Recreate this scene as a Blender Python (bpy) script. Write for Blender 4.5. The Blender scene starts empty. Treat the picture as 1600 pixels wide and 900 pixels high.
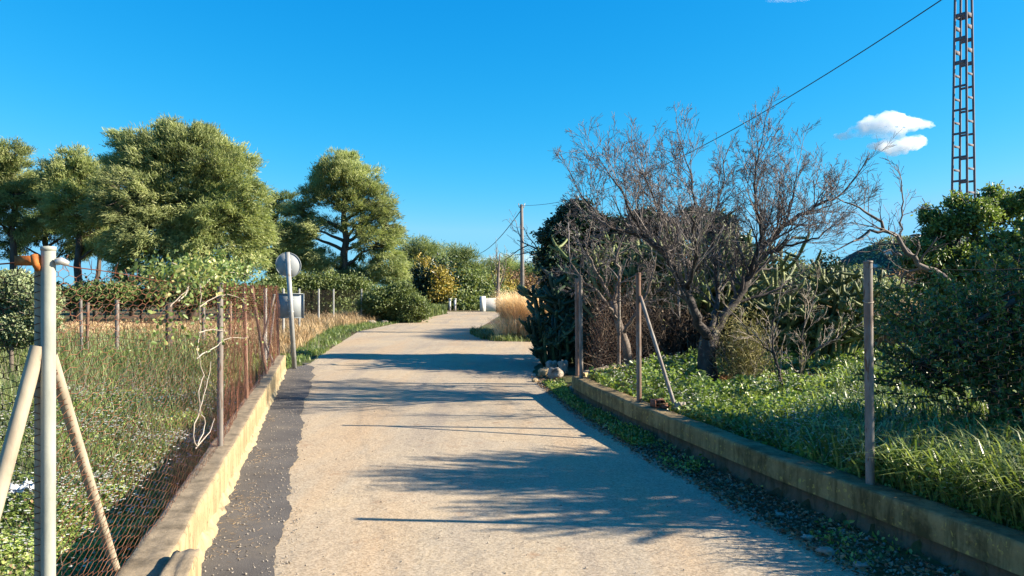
import bpy, math
import numpy as np
from mathutils import Vector, noise as mnoise

sc = bpy.context.scene
R = math.radians
rng = np.random.default_rng(7)

# ------------------------------------------------------------------ camera
CAMZ, F, HY = 1.6, 1200.0, 452.0
cam = bpy.data.cameras.new("camera")
camo = bpy.data.objects.new("camera", cam)
sc.collection.objects.link(camo)
camo.location = (0, 0, CAMZ)
camo.rotation_euler = (R(90), 0, 0)
cam.sensor_width = 36
cam.lens = 36 * F / 1600
cam.shift_y = (HY - 450) / 1600
cam.clip_start = 0.05
cam.clip_end = 8000
sc.camera = camo

# ------------------------------------------------------------------ world, sun, exposure
SUN_EL = 27.5
sx, sy = 0.997, -0.082                      # towards the sun on the ground plane
sun_rot = math.atan2(sx, sy)
world = bpy.data.worlds.new("World")
sc.world = world
world.use_nodes = True
wn, wl = world.node_tree.nodes, world.node_tree.links
wn.clear()
wo = wn.new("ShaderNodeOutputWorld")
bg = wn.new("ShaderNodeBackground")
sky = wn.new("ShaderNodeTexSky")
sky.sky_type = 'NISHITA'
sky.sun_disc = False
sky.sun_elevation = R(SUN_EL)
sky.sun_rotation = sun_rot
sky.altitude = 100
sky.air_density = 1.0
sky.dust_density = 0.2
sky.ozone_density = 1.4
# deepen the blue: one response curve per channel (clean dry winter air, phone camera colour)
sep_ = wn.new("ShaderNodeSeparateColor")
com_ = wn.new("ShaderNodeCombineColor")
wl.new(sky.outputs[0], sep_.inputs[0])
for ch, (k_, p_, cap_) in enumerate([(.0131, 2.9, 4.3), (.57, .84, 5.5), (1.475, .5, 12)]):
    mn = wn.new("ShaderNodeMath")
    mn.operation = 'MINIMUM'
    mn.inputs[1].default_value = cap_
    pw = wn.new("ShaderNodeMath")
    pw.operation = 'POWER'
    pw.inputs[1].default_value = p_
    ml = wn.new("ShaderNodeMath")
    ml.operation = 'MULTIPLY'
    ml.inputs[1].default_value = k_
    wl.new(sep_.outputs[ch], mn.inputs[0])
    wl.new(mn.outputs[0], pw.inputs[0])
    wl.new(pw.outputs[0], ml.inputs[0])
    wl.new(ml.outputs[0], com_.inputs[ch])
bg.inputs['Strength'].default_value = 0.1
wl.new(com_.outputs[0], bg.inputs['Color'])
wl.new(bg.outputs[0], wo.inputs['Surface'])
sun = bpy.data.lights.new("sun", 'SUN')
sun.energy = 5.0
sun.angle = R(0.55)
sun.color = (1.0, 0.87, 0.69)
suno = bpy.data.objects.new("sun", sun)
sc.collection.objects.link(suno)
ce = math.cos(R(SUN_EL))
suno.rotation_euler = Vector((sx * ce, sy * ce, math.sin(R(SUN_EL)))).to_track_quat('Z', 'Y').to_euler()
sc.view_settings.view_transform = 'Standard'
sc.view_settings.look = 'None'
sc.view_settings.gamma = 1
sc.view_settings.exposure = 1.6
sc.view_settings.use_curve_mapping = False


# ------------------------------------------------------------------ helpers
def at(px, py, d):
    return np.array([(px - 800) / F * d, d, CAMZ - (py - HY) / F * d])


def gnd(px, py, z=0.0):
    d = F * (CAMZ - z) / (py - HY)
    return ((px - 800) / F * d, d)


def nrm(v):
    v = np.asarray(v, float)
    return v / (np.linalg.norm(v, axis=-1, keepdims=True) + 1e-9)


SUNV = np.array([sx * ce, sy * ce, math.sin(R(SUN_EL))])           # blades turn to the light


class Geo:
    """collects vertices, quads and triangles with one random value per face"""

    def __init__(s):
        s.V, s.Q, s.T, s.rq, s.rt, s.n = [], [], [], [], [], 0

    def add(s, V, Q=None, T=None, rq=None, rt=None):
        V = np.asarray(V, float).reshape(-1, 3)
        if Q is not None and len(Q):
            s.Q.append(np.asarray(Q, int) + s.n)
            s.rq.append(np.full(len(Q), .5) if rq is None else np.asarray(rq, float))
        if T is not None and len(T):
            s.T.append(np.asarray(T, int) + s.n)
            s.rt.append(np.full(len(T), .5) if rt is None else np.asarray(rt, float))
        s.V.append(V)
        s.n += len(V)

    def build(s, name, mat, parent=None, smooth=False, loc=None):
        V = np.concatenate(s.V) if s.V else np.zeros((0, 3))
        if loc is not None:
            V = V - np.asarray(loc, float)
        Q = np.concatenate(s.Q) if s.Q else np.zeros((0, 4), int)
        T = np.concatenate(s.T) if s.T else np.zeros((0, 3), int)
        me = bpy.data.meshes.new(name)
        me.vertices.add(len(V))
        me.vertices.foreach_set("co", V.astype(np.float32).ravel())
        me.loops.add(Q.size + T.size)
        me.loops.foreach_set("vertex_index", np.concatenate([Q.ravel(), T.ravel()]).astype(np.int32))
        me.polygons.add(len(Q) + len(T))
        ls = np.concatenate([np.arange(len(Q)) * 4, Q.size + np.arange(len(T)) * 3]).astype(np.int32)
        me.polygons.foreach_set("loop_start", ls)
        me.update(calc_edges=True)
        r = np.concatenate([np.concatenate(s.rq) if s.rq else np.zeros(0), np.concatenate(s.rt) if s.rt else np.zeros(0)])
        a = me.attributes.new("rnd", 'FLOAT', 'FACE')
        a.data.foreach_set("value", r.astype(np.float32))
        if smooth:
            me.polygons.foreach_set("use_smooth", np.ones(len(me.polygons), bool))
        me.materials.append(mat)
        o = bpy.data.objects.new(name, me)
        sc.collection.objects.link(o)
        if parent is not None:
            o.parent = parent
        elif loc is not None:
            o.location = loc
        return o

    # --- shapes
    def box(s, c, size, rz=0.0, tilt=None, rnd=.5):
        h = np.array(size) / 2
        P = np.array([[x, y, z] for z in (-1, 1) for y in (-1, 1) for x in (-1, 1)]) * h
        if tilt is not None:
            P = P @ np.array(tilt).T
        c_, s_ = math.cos(rz), math.sin(rz)
        P = P @ np.array([[c_, -s_, 0], [s_, c_, 0], [0, 0, 1]]).T + np.array(c)
        s.add(P, [[0, 2, 3, 1], [4, 5, 7, 6], [0, 1, 5, 4], [2, 6, 7, 3], [0, 4, 6, 2], [1, 3, 7, 5]], rq=[rnd] * 6)

    def tube(s, pts, rad, sides=6, cap=True, rnd=.5):
        P = np.asarray(pts, float)
        n = len(P)
        rad = np.broadcast_to(np.asarray(rad, float), (n,))
        t = np.empty_like(P)
        t[1:-1] = P[2:] - P[:-2]
        t[0] = P[1] - P[0]
        t[-1] = P[-1] - P[-2]
        t = nrm(t)
        ref = np.array([0, 0, 1.]) if abs(t[0][2]) < .9 else np.array([1., 0, 0])
        u = nrm(np.cross(t, ref))
        for i in range(1, n):                       # keep the frame from flipping
            a = u[i - 1] - t[i] * np.dot(u[i - 1], t[i])
            u[i] = a / (np.linalg.norm(a) + 1e-9)
        v = np.cross(t, u)
        a = np.arange(sides) / sides * 2 * math.pi
        V = P[:, None] + rad[:, None, None] * (np.cos(a)[None, :, None] * u[:, None] + np.sin(a)[None, :, None] * v[:, None])
        i = np.arange(n - 1)[:, None] * sides
        j = np.arange(sides)[None]
        k = (j + 1) % sides
        Q = np.stack([i + j, i + k, i + k + sides, i + j + sides], -1).reshape(-1, 4)
        V = V.reshape(-1, 3)
        T = None
        if cap:
            V = np.concatenate([V, P[:1] - t[:1] * rad[0] * .15, P[-1:] + t[-1:] * rad[-1] * .3])
            b, e = n * sides, n * sides + 1
            T = [[b, (q + 1) % sides, q] for q in range(sides)] + [[e, (n - 1) * sides + q, (n - 1) * sides + (q + 1) % sides] for q in range(sides)]
        s.add(V, Q, T, rq=np.full(len(Q), rnd), rt=None if T is None else np.full(len(T), rnd))

    def sticks(s, A, B, ra, rb=None, sides=3, rnd=None):
        A, B = np.asarray(A, float), np.asarray(B, float)
        n = len(A)
        if n == 0:
            return
        rb = ra if rb is None else rb
        ra = np.broadcast_to(ra, (n,))
        rb = np.broadcast_to(rb, (n,))
        t = nrm(B - A)
        ref = np.where(np.abs(t[:, 2:3]) < .9, np.array([[0, 0, 1.]]), np.array([[1., 0, 0]]))
        u = nrm(np.cross(t, ref))
        v = np.cross(t, u)
        a = np.arange(sides) / sides * 2 * math.pi
        ring = np.cos(a)[None, :, None] * u[:, None] + np.sin(a)[None, :, None] * v[:, None]
        V = np.concatenate([A[:, None] + ring * ra[:, None, None], B[:, None] + ring * rb[:, None, None]], 1).reshape(-1, 3)
        j = np.arange(sides)
        k = (j + 1) % sides
        q = np.stack([j, k, k + sides, j + sides], -1)
        Q = (np.arange(n)[:, None, None] * 2 * sides + q[None]).reshape(-1, 4)
        r = rng.random(n) if rnd is None else np.broadcast_to(rnd, (n,))
        s.add(V, Q, rq=np.repeat(r, sides))

    def leaves(s, P, D, L, W, fold=.25, rnd=None, N=None):
        """folded oval leaves: base P, direction D, length L, width W"""
        P, D = np.asarray(P, float), nrm(D)
        n = len(P)
        L = np.broadcast_to(L, (n,))[:, None]
        W = np.broadcast_to(W, (n,))[:, None]
        if N is None:
            N = rng.normal(size=(n, 3))
        S = nrm(np.cross(D, N))
        N2 = np.cross(S, D)
        f = fold * W
        V = np.stack([P, P + D * L * .35 + S * W * .5 + N2 * f, P + D * L * .75 + S * W * .38 + N2 * f * .7, P + D * L - N2 * f * .5,
                      P + D * L * .75 - S * W * .38 + N2 * f * .7, P + D * L * .35 - S * W * .5 + N2 * f], 1).reshape(-1, 3)
        b = np.arange(n)[:, None] * 6
        Q = np.concatenate([b + np.array([[0, 1, 2, 3]]), b + np.array([[0, 3, 4, 5]])])
        r = rng.random(n) if rnd is None else np.broadcast_to(rnd, (n,))
        s.add(V, Q, rq=np.concatenate([r, r]))

    def needles(s, P, D, L, W, rnd=None, N=None):
        P, D = np.asarray(P, float), nrm(D)
        n = len(P)
        L = np.broadcast_to(L, (n,))[:, None]
        W = np.broadcast_to(W, (n,))[:, None]
        S = nrm(np.cross(D, rng.normal(size=(n, 3)) if N is None else N))
        V = np.stack([P - S * W * .5, P + S * W * .5, P + D * L * .6 + S * W * .45, P + D * L], 1).reshape(-1, 3)
        b = np.arange(n)[:, None] * 4
        r = rng.random(n) if rnd is None else np.broadcast_to(rnd, (n,))
        s.add(V, b + np.array([[0, 1, 2, 3]]), rq=r)

    def blades(s, P, H, W, lean=.4, rnd=None, D=None):
        """bent grass blades rooted at P"""
        P = np.asarray(P, float)
        n = len(P)
        H = np.broadcast_to(H, (n,))[:, None]
        W = np.broadcast_to(W, (n,))[:, None]
        a = rng.random(n) * 2 * math.pi
        d = np.stack([np.cos(a), np.sin(a), np.zeros(n)], -1) if D is None else D
        side = np.stack([-d[:, 1], d[:, 0], np.zeros(n)], -1)
        ln = lean * (.4 + rng.random(n))[:, None]
        up = np.array([[0, 0, 1.]])
        p1 = P + up * H * .45 + d * H * ln * .2
        p2 = P + up * H * (.8 - .12 * ln) + d * H * ln * .6
        p3 = P + up * H * (1 - .45 * ln) + d * H * ln * 1.15
        V = np.stack([P - side * W * .4, P + side * W * .4, p1 + side * W * .5, p1 - side * W * .5, p2 + side * W * .36, p2 - side * W * .36, p3], 1).reshape(-1, 3)
        b = np.arange(n)[:, None] * 7
        r = rng.random(n) if rnd is None else np.broadcast_to(rnd, (n,))
        s.add(V, np.concatenate([b + [[0, 1, 2, 3]], b + [[3, 2, 4, 5]]]), b + [[5, 4, 6]], rq=np.concatenate([r, r]), rt=r)


def tag(o, label=None, cat=None, group=None, kind=None):
    if label:
        o["label"] = label
    if cat:
        o["category"] = cat
    if group:
        o["group"] = group
    if kind:
        o["kind"] = kind
    return o


def empty(name, loc, label=None, cat=None, group=None):
    o = bpy.data.objects.new(name, None)
    sc.collection.objects.link(o)
    o.location = loc
    o.empty_display_size = .2
    return tag(o, label, cat, group)


def part(g, name, m, root, smooth=False):
    """mesh given in world coordinates, stored relative to its thing"""
    o = g.build(name, m, root, smooth, loc=np.array(root.matrix_basis.translation if root.parent is None else (0, 0, 0)))
    return o


def fbm(x, y, sc_=1.0, seed=0.0, oct=3):
    x, y = np.asarray(x, float), np.asarray(y, float)
    out = np.zeros(np.broadcast(x, y).shape)
    a, f = 1.0, sc_
    for k in range(oct):
        ph = seed * 3.1 + k * 1.7
        out = out + a * (np.sin(x * f * 1.3 + y * f * .7 + ph) * np.cos(y * f * 1.1 - x * f * .5 + ph * 2.3) + .5 * np.sin(x * f * 2.1 - y * f * 1.9 + ph * .6))
        a *= .5
        f *= 2.03
    return out / 2.2


def sstep(a, b, x):
    t = np.clip((np.asarray(x, float) - a) / (b - a), 0, 1)
    return t * t * (3 - 2 * t)


# ------------------------------------------------------------------ materials
def newmat(name):
    m = bpy.data.materials.new(name)
    m.use_nodes = True
    nt = m.node_tree
    nt.nodes.clear()
    return m, nt.nodes, nt.links


def ramp(nodes, stops):
    r = nodes.new("ShaderNodeValToRGB")
    el = r.color_ramp.elements
    while len(el) < len(stops):
        el.new(.5)
    for e, (p, c) in zip(el, stops):
        e.position = p
        e.color = tuple(c) + (1,) if len(c) == 3 else c
    return r


def noise(nodes, links, scale, detail=4, rough=.55, vec=None, dist=0.0):
    n = nodes.new("ShaderNodeTexNoise")
    n.inputs['Scale'].default_value = scale
    n.inputs['Detail'].default_value = detail
    n.inputs['Roughness'].default_value = rough
    n.inputs['Distortion'].default_value = dist
    if vec is not None:
        links.new(vec, n.inputs['Vector'])
    return n


def mix(nodes, links, fac, a, b, mode='MIX'):
    m = nodes.new("ShaderNodeMix")
    m.data_type = 'RGBA'
    m.blend_type = mode
    for sock, val in ((m.inputs[0], fac), (m.inputs[6], a), (m.inputs[7], b)):
        if hasattr(val, 'links') or hasattr(val, 'is_linked'):
            links.new(val, sock)
        elif isinstance(val, (int, float)):
            sock.default_value = val
        else:
            sock.default_value = tuple(val) + (1,)
    return m.outputs[2]


def position(nodes):
    return nodes.new("ShaderNodeNewGeometry").outputs['Position']


def leafmat(name, stops, trans=.35, rough=.5, spec=.3, nscale=.9, namp=.35, tint=(1.0, 1.0, .55)):
    m, N, Lk = newmat(name)
    at_ = N.new("ShaderNodeAttribute")
    at_.attribute_name = "rnd"
    rp = ramp(N, stops)
    Lk.new(at_.outputs['Fac'], rp.inputs[0])
    nz = noise(N, Lk, nscale, 2, vec=position(N))
    hsv = N.new("ShaderNodeHueSaturation")
    mr = N.new("ShaderNodeMapRange")
    mr.inputs[1].default_value, mr.inputs[2].default_value = .3, .7
    mr.inputs[3].default_value, mr.inputs[4].default_value = 1 - namp, 1 + namp
    Lk.new(nz.outputs['Fac'], mr.inputs[0])
    Lk.new(mr.outputs[0], hsv.inputs['Value'])
    Lk.new(rp.outputs[0], hsv.inputs['Color'])
    p = N.new("ShaderNodeBsdfPrincipled")
    p.inputs['Roughness'].default_value = rough
    p.inputs['Specular IOR Level'].default_value = spec
    Lk.new(hsv.outputs[0], p.inputs['Base Color'])
    tr = N.new("ShaderNodeBsdfTranslucent")
    tc = mix(N, Lk, 1.0, hsv.outputs[0], [c * trans * 1.7 for c in tint], 'MULTIPLY')
    Lk.new(tc, tr.inputs['Color'])
    o = N.new("ShaderNodeOutputMaterial")
    if trans > 0:                                          # a leaf passes about as much light as it reflects
        ms = N.new("ShaderNodeAddShader")
        Lk.new(p.outputs[0], ms.inputs[0])
        Lk.new(tr.outputs[0], ms.inputs[1])
        Lk.new(ms.outputs[0], o.inputs[0])
    else:
        Lk.new(p.outputs[0], o.inputs[0])
    return m


def surfmat(name, stops, scale=8, detail=6, rough=.8, metallic=0, bump=.3, bscale=None, second=None, bdist=.01, spec=.3, stretch=None, k=.72):
    """noise-coloured surface with bump; second = (scale, threshold, softness, colour) patches"""
    m, N, Lk = newmat(name)
    pos = position(N)
    vec = pos
    if stretch:
        mp = N.new("ShaderNodeMapping")
        mp.inputs['Scale'].default_value = stretch
        Lk.new(pos, mp.inputs[0])
        vec = mp.outputs[0]
    nz = noise(N, Lk, scale, detail, .6, vec)
    stops = [(p, [v * k for v in c]) for p, c in stops]
    second = [(a, b, c, [v * k for v in e]) for a, b, c, e in (second or [])]
    rp = ramp(N, stops)
    Lk.new(nz.outputs['Fac'], rp.inputs[0])
    col = rp.outputs[0]
    for sec in (second or []):
        n2 = noise(N, Lk, sec[0], 5, .6, vec, .4)
        r2 = ramp(N, [(sec[1] - sec[2], (0, 0, 0)), (sec[1] + sec[2], (1, 1, 1))])
        Lk.new(n2.outputs['Fac'], r2.inputs[0])
        col = mix(N, Lk, r2.outputs[0], col, sec[3])
    p = N.new("ShaderNodeBsdfPrincipled")
    p.inputs['Roughness'].default_value = rough
    p.inputs['Metallic'].default_value = metallic
    p.inputs['Specular IOR Level'].default_value = spec
    Lk.new(col, p.inputs['Base Color'])
    if bump:
        nb = noise(N, Lk, bscale or scale * 3, 5, .65, pos)
        b = N.new("ShaderNodeBump")
        b.inputs['Strength'].default_value = bump
        b.inputs['Distance'].default_value = bdist
        Lk.new(nb.outputs['Fac'], b.inputs['Height'])
        Lk.new(b.outputs[0], p.inputs['Normal'])
    o = N.new("ShaderNodeOutputMaterial")
    Lk.new(p.outputs[0], o.inputs[0])
    return m


M = {}
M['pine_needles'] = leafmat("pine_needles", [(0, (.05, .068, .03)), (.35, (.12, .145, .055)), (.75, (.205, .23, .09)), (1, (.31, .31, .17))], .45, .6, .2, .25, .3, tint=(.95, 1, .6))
M['mid_leaf'] = leafmat("mid_green_leaves", [(0, (.03, .055, .014)), (.5, (.08, .12, .032)), (.93, (.15, .195, .055)), (1, (.28, .27, .06))], .4, .45, .35, .9, .3)
M['pine_far'] = leafmat("green_pine_needles", [(0, (.04, .06, .03)), (.4, (.09, .12, .045)), (1, (.2, .23, .1))], .4, .6, .2, .3, .3)
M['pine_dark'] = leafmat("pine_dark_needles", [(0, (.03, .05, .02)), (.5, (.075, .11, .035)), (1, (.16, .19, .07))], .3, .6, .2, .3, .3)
M['shrub_leaf'] = leafmat("shrub_leaves", [(0, (.035, .055, .018)), (.5, (.085, .115, .036)), (1, (.18, .21, .075))], .35, .5, .3, .8, .3)
M['olive_leaf'] = leafmat("grey_green_leaves", [(0, (.06, .08, .04)), (.5, (.15, .185, .095)), (1, (.28, .30, .18))], .3, .5, .35, .8, .25)
M['dark_leaf'] = leafmat("dark_evergreen_leaves", [(0, (.008, .02, .012)), (.6, (.02, .045, .022)), (1, (.05, .085, .04))], .15, .4, .4, .8, .3)
M['citrus_leaf'] = leafmat("glossy_leaves", [(0, (.03, .055, .016)), (.6, (.065, .11, .027)), (.93, (.13, .18, .045)), (1, (.26, .22, .04))], .35, .4, .4, 1.2, .3)
M['yellow_leaf'] = leafmat("yellow_autumn_leaves", [(0, (.07, .07, .02)), (.5, (.2, .165, .03)), (1, (.36, .26, .05))], .3, .5, .3)
M['brown_leaf'] = leafmat("dry_brown_leaves", [(0, (.06, .035, .022)), (.6, (.19, .12, .07)), (1, (.32, .22, .14))], .2, .7, .2)
M['weed_leaf'] = leafmat("weed_leaves", [(0, (.07, .105, .025)), (.45, (.16, .215, .055)), (.8, (.26, .31, .09)), (.94, (.30, .29, .13)), (1, (.38, .31, .2))], .42, .45, .35, 1.3, .25)
M['lush_leaf'] = leafmat("lush_weed_leaves", [(0, (.03, .055, .013)), (.5, (.09, .14, .03)), (1, (.22, .27, .075))], .45, .4, .4, 1.3, .35)
M['grass'] = leafmat("green_grass_blades", [(0, (.035, .06, .015)), (.5, (.085, .125, .03)), (1, (.2, .24, .075))], .4, .4, .4, 1.0, .3)
M['dry_grass'] = leafmat("dry_grass_stalks", [(0, (.20, .135, .07)), (.5, (.34, .245, .135)), (1, (.48, .37, .22))], .3, .7, .2, .5, .2, tint=(1, .95, .8))
M['straw'] = leafmat("golden_straw", [(0, (.28, .20, .11)), (.5, (.47, .36, .22)), (1, (.62, .52, .35))], .4, .7, .2, .5, .2, tint=(1, .95, .8))
M['pale_stem'] = leafmat("pale_dry_stems", [(0, (.13, .105, .08)), (.5, (.24, .20, .16)), (1, (.40, .36, .30))], .1, .8, .2, 1, .15, tint=(1, .95, .8))
M['petal'] = leafmat("white_petals", [(0, (.32, .32, .29)), (1, (.52, .52, .48))], .3, .6, .2, 1, .05, tint=(1, 1, .95))
M['vine_leaf'] = leafmat("vine_leaves", [(0, (.05, .085, .02)), (.5, (.11, .16, .04)), (.8, (.2, .23, .07)), (1, (.32, .28, .12))], .35, .45, .35)
M['cactus'] = leafmat("cactus_skin", [(0, (.012, .034, .022)), (.6, (.035, .07, .035)), (1, (.075, .12, .055))], 0, .5, .3, 1.2, .35)
M['cactus_pale'] = leafmat("pale_cactus_skin", [(0, (.05, .07, .025)), (.5, (.115, .145, .05)), (1, (.21, .23, .10))], 0, .55, .3, 1.2, .4)
M['bark'] = surfmat("pine_bark", [(.3, (.05, .04, .032)), (.7, (.18, .145, .12))], 6, stretch=(1, 1, .25), bump=.6, bdist=.03)
M['pale_bark'] = surfmat("pale_dead_bark", [(.3, (.12, .095, .078)), (.7, (.28, .235, .2))], 8, stretch=(1, 1, .3), bump=.5, bdist=.01)
M['almond_bark'] = surfmat("almond_bark", [(.3, (.025, .02, .018)), (.7, (.10, .085, .08))], 9, stretch=(1, 1, .4), bump=.7, bdist=.02,
                           second=[(2.3, .63, .03, (.33, .29, .03)), (11, .62, .03, (.2, .19, .16))])
M['twig'] = leafmat("twig_bark", [(0, (.05, .042, .042)), (.6, (.14, .12, .115)), (1, (.27, .245, .23))], 0, .8, .2, 1, .2)
M['dark_twig'] = leafmat("brown_dead_stems", [(0, (.02, .014, .011)), (.6, (.07, .05, .038)), (1, (.19, .15, .11))], 0, .8, .2, 1, .2)
M['rust_wire'] = leafmat("rusted_wire", [(0, (.045, .019, .012)), (.6, (.13, .052, .03)), (1, (.23, .11, .065))], 0, .85, .15, 3, .3)
M['dull_wire'] = leafmat("weathered_dark_wire", [(0, (.03, .024, .02)), (1, (.10, .075, .06))], 0, .8, .2, 3, .3)
M['cable'] = leafmat("black_cable_sheath", [(0, (.02, .02, .022)), (1, (.03, .03, .032))], 0, .5, .4)
M['galv'] = surfmat("weathered_grey_pipe", [(.3, (.17, .15, .13)), (.55, (.27, .245, .22)), (.75, (.36, .335, .31))], 22, rough=.65, metallic=.1, bump=.2, bdist=.002, stretch=(1, 1, .25), second=[(3.0, .57, .06, (.21, .12, .08)), (30, .62, .03, (.13, .07, .04))])
M['rusty_pipe'] = surfmat("rusty_pipe", [(.3, (.17, .085, .055)), (.7, (.36, .24, .18))], 12, rough=.8, bump=.3, bdist=.003, stretch=(1, 1, .3),
                          second=[(4, .62, .04, (.42, .36, .32))])
M['painted_pipe'] = surfmat("pale_painted_pipe", [(.3, (.27, .29, .25)), (.5, (.40, .42, .36)), (.75, (.50, .51, .43))], 16, rough=.6, bump=.25, bdist=.002, stretch=(1, 1, .2),
                            second=[(6, .63, .03, (.55, .42, .28)), (22, .69, .02, (.26, .12, .05))])
M['cream_pipe'] = surfmat("cream_painted_pipe", [(.3, (.33, .27, .2)), (.5, (.45, .39, .29)), (.75, (.56, .49, .38))], 16, rough=.7, bump=.3, bdist=.002, stretch=(1, 1, .3),
                          second=[(5, .63, .08, (.42, .31, .21)), (17, .67, .03, (.2, .13, .08))])
M['orange_band'] = surfmat("orange_rusted_clamp", [(.3, (.30, .08, .015)), (.7, (.60, .22, .05))], 60, rough=.7, bump=.3, bdist=.002)
M['zinc'] = surfmat("bright_zinc", [(.3, (.55, .55, .52)), (.7, (.75, .75, .72))], 30, rough=.4, metallic=.5, bump=.1, bdist=.002)
M['sign_back'] = surfmat("grey_sign_back", [(.3, (.34, .38, .40)), (.7, (.39, .43, .45))], 4, rough=.6, metallic=0, bump=.02)
M['steel'] = surfmat("galvanised_post", [(.3, (.38, .39, .38)), (.7, (.54, .54, .51))], 10, rough=.5, metallic=.3, bump=.05, second=[(5, .66, .05, (.33, .24, .16))])
M['lattice_steel'] = surfmat("dull_lattice_steel", [(.3, (.15, .14, .16)), (.7, (.22, .21, .23))], 5, rough=.9, metallic=0, bump=.05)
M['pole'] = surfmat("utility_pole_concrete", [(.3, (.17, .155, .14)), (.7, (.27, .25, .23))], 5, rough=.8, bump=.1)
M['white_render'] = surfmat("white_rendered_wall", [(.3, (.76, .74, .70)), (.7, (.84, .82, .79))], 2, rough=.85, bump=.1)
M['mark'] = surfmat("dark_printed_mark", [(.3, (.06, .07, .08)), (.7, (.1, .11, .12))], 20, rough=.7, bump=0)
M['brick'] = surfmat("hollow_brick_clay", [(.3, (.15, .06, .04)), (.7, (.30, .14, .09))], 20, rough=.9, bump=.4, bdist=.004)
M['stone'] = surfmat("limestone", [(.3, (.28, .24, .19)), (.7, (.5, .45, .38))], 14, rough=.9, bump=.6, bdist=.01, second=[(5, .62, .05, (.13, .11, .09))])
M['ochre_stone'] = surfmat("ochre_rubble", [(.3, (.38, .28, .15)), (.7, (.55, .43, .26))], 10, rough=.9, bump=.6, bdist=.01)
M['plastic'] = surfmat("white_plastic_litter", [(.3, (.6, .62, .62)), (.7, (.8, .82, .82))], 20, rough=.4, bump=.2, bdist=.005)
M['mortar'] = surfmat("cream_mortar", [(.3, (.36, .28, .16)), (.7, (.52, .43, .26))], 14, rough=.9, bump=.6, bdist=.01, second=[(6, .64, .04, (.27, .2, .12))])
M['hill'] = surfmat("scrub_hillside", [(.3, (.03, .045, .04)), (.55, (.05, .065, .05)), (.75, (.12, .11, .09))], .03, 6, rough=1, bump=0)
M['roof_tile'] = surfmat("terracotta_roof", [(.3, (.32, .16, .1)), (.7, (.42, .22, .14))], 3, rough=.9, bump=0)
M['window_glass'] = surfmat("dark_window", [(.3, (.03, .04, .05)), (.7, (.05, .06, .07))], 3, rough=.2, bump=0)


def wallmat(name, base_a, base_b, stain, lichen, board=True, topc=(.25, .20, .135), moss=False):
    m, N, Lk = newmat(name)
    pos = position(N)
    n1 = noise(N, Lk, 5, 8, .65, pos)
    r1 = ramp(N, [(.3, base_a), (.7, base_b)])
    Lk.new(n1.outputs['Fac'], r1.inputs[0])
    col = r1.outputs[0]
    mp = N.new("ShaderNodeMapping")                       # vertical runs
    mp.inputs['Scale'].default_value = (5, 5, .5)
    Lk.new(pos, mp.inputs[0])
    n2 = noise(N, Lk, 2.2, 5, .7, mp.outputs[0], .3)
    r2 = ramp(N, [(.45, (0, 0, 0)), (.68, (.9, .9, .9))])
    Lk.new(n2.outputs['Fac'], r2.inputs[0])
    col = mix(N, Lk, r2.outputs[0], col, stain)
    n3 = noise(N, Lk, 26, 4, .6, pos, .5)
    r3 = ramp(N, [(.60, (0, 0, 0)), (.66, (1, 1, 1))])
    Lk.new(n3.outputs['Fac'], r3.inputs[0])
    col = mix(N, Lk, r3.outputs[0], col, lichen)
    # formwork joints along the wall
    wv = N.new("ShaderNodeTexWave")
    wv.bands_direction = 'Y'
    wv.inputs['Scale'].default_value = .6
    wv.inputs['Distortion'].default_value = 3.0
    wv.inputs['Detail'].default_value = 2
    wv.inputs['Detail Scale'].default_value = 1.5
    Lk.new(pos, wv.inputs['Vector'])
    r4 = ramp(N, [(0, (.3, .3, .3)), (.006, (0, 0, 0))])
    Lk.new(wv.outputs['Fac'], r4.inputs[0])
    if board:
        col = mix(N, Lk, r4.outputs[0], col, [c * .35 for c in stain])
    ge = N.new("ShaderNodeNewGeometry")                    # dust and weathering lie on the flat top
    sx_ = N.new("ShaderNodeSeparateXYZ")
    Lk.new(ge.outputs['True Normal'], sx_.inputs[0])
    r7 = ramp(N, [(.6, (0, 0, 0)), (.9, (1, 1, 1))])
    Lk.new(sx_.outputs[2], r7.inputs[0])
    n8 = noise(N, Lk, 7, 7, .7, pos)
    r8 = ramp(N, [(.32, [c * .45 for c in topc]), (.55, topc), (.72, [c * 1.35 for c in topc])])
    Lk.new(n8.outputs['Fac'], r8.inputs[0])
    col = mix(N, Lk, r7.outputs[0], col, r8.outputs[0])
    n9 = noise(N, Lk, 1.1, 6, .75, pos, .3)
    r9 = ramp(N, [(.5, (0, 0, 0)), (.62, (.8, .8, .8))])
    Lk.new(n9.outputs['Fac'], r9.inputs[0])
    col = mix(N, Lk, r9.outputs[0], col, [c * .75 for c in stain], 'MIX') if moss else col
    p = N.new("ShaderNodeBsdfPrincipled")
    p.inputs['Roughness'].default_value = .9
    p.inputs['Specular IOR Level'].default_value = .2
    Lk.new(col, p.inputs['Base Color'])
    nb = noise(N, Lk, 30, 8, .7, pos)
    b = N.new("ShaderNodeBump")
    b.inputs['Strength'].default_value = .6
    b.inputs['Distance'].default_value = .012
    Lk.new(nb.outputs['Fac'], b.inputs['Height'])
    Lk.new(b.outputs[0], p.inputs['Normal'])
    o = N.new("ShaderNodeOutputMaterial")
    Lk.new(p.outputs[0], o.inputs[0])
    return m


M['wall_cream'] = wallmat("cream_concrete", (.30, .235, .125), (.39, .315, .185), (.21, .135, .07), (.14, .105, .06))
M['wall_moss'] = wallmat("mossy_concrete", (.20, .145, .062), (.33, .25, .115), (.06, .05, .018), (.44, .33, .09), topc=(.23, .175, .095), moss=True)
M['wall_foot'] = wallmat("dark_foundation", (.09, .075, .05), (.15, .125, .09), (.04, .045, .025), (.12, .12, .06), False)


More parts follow.
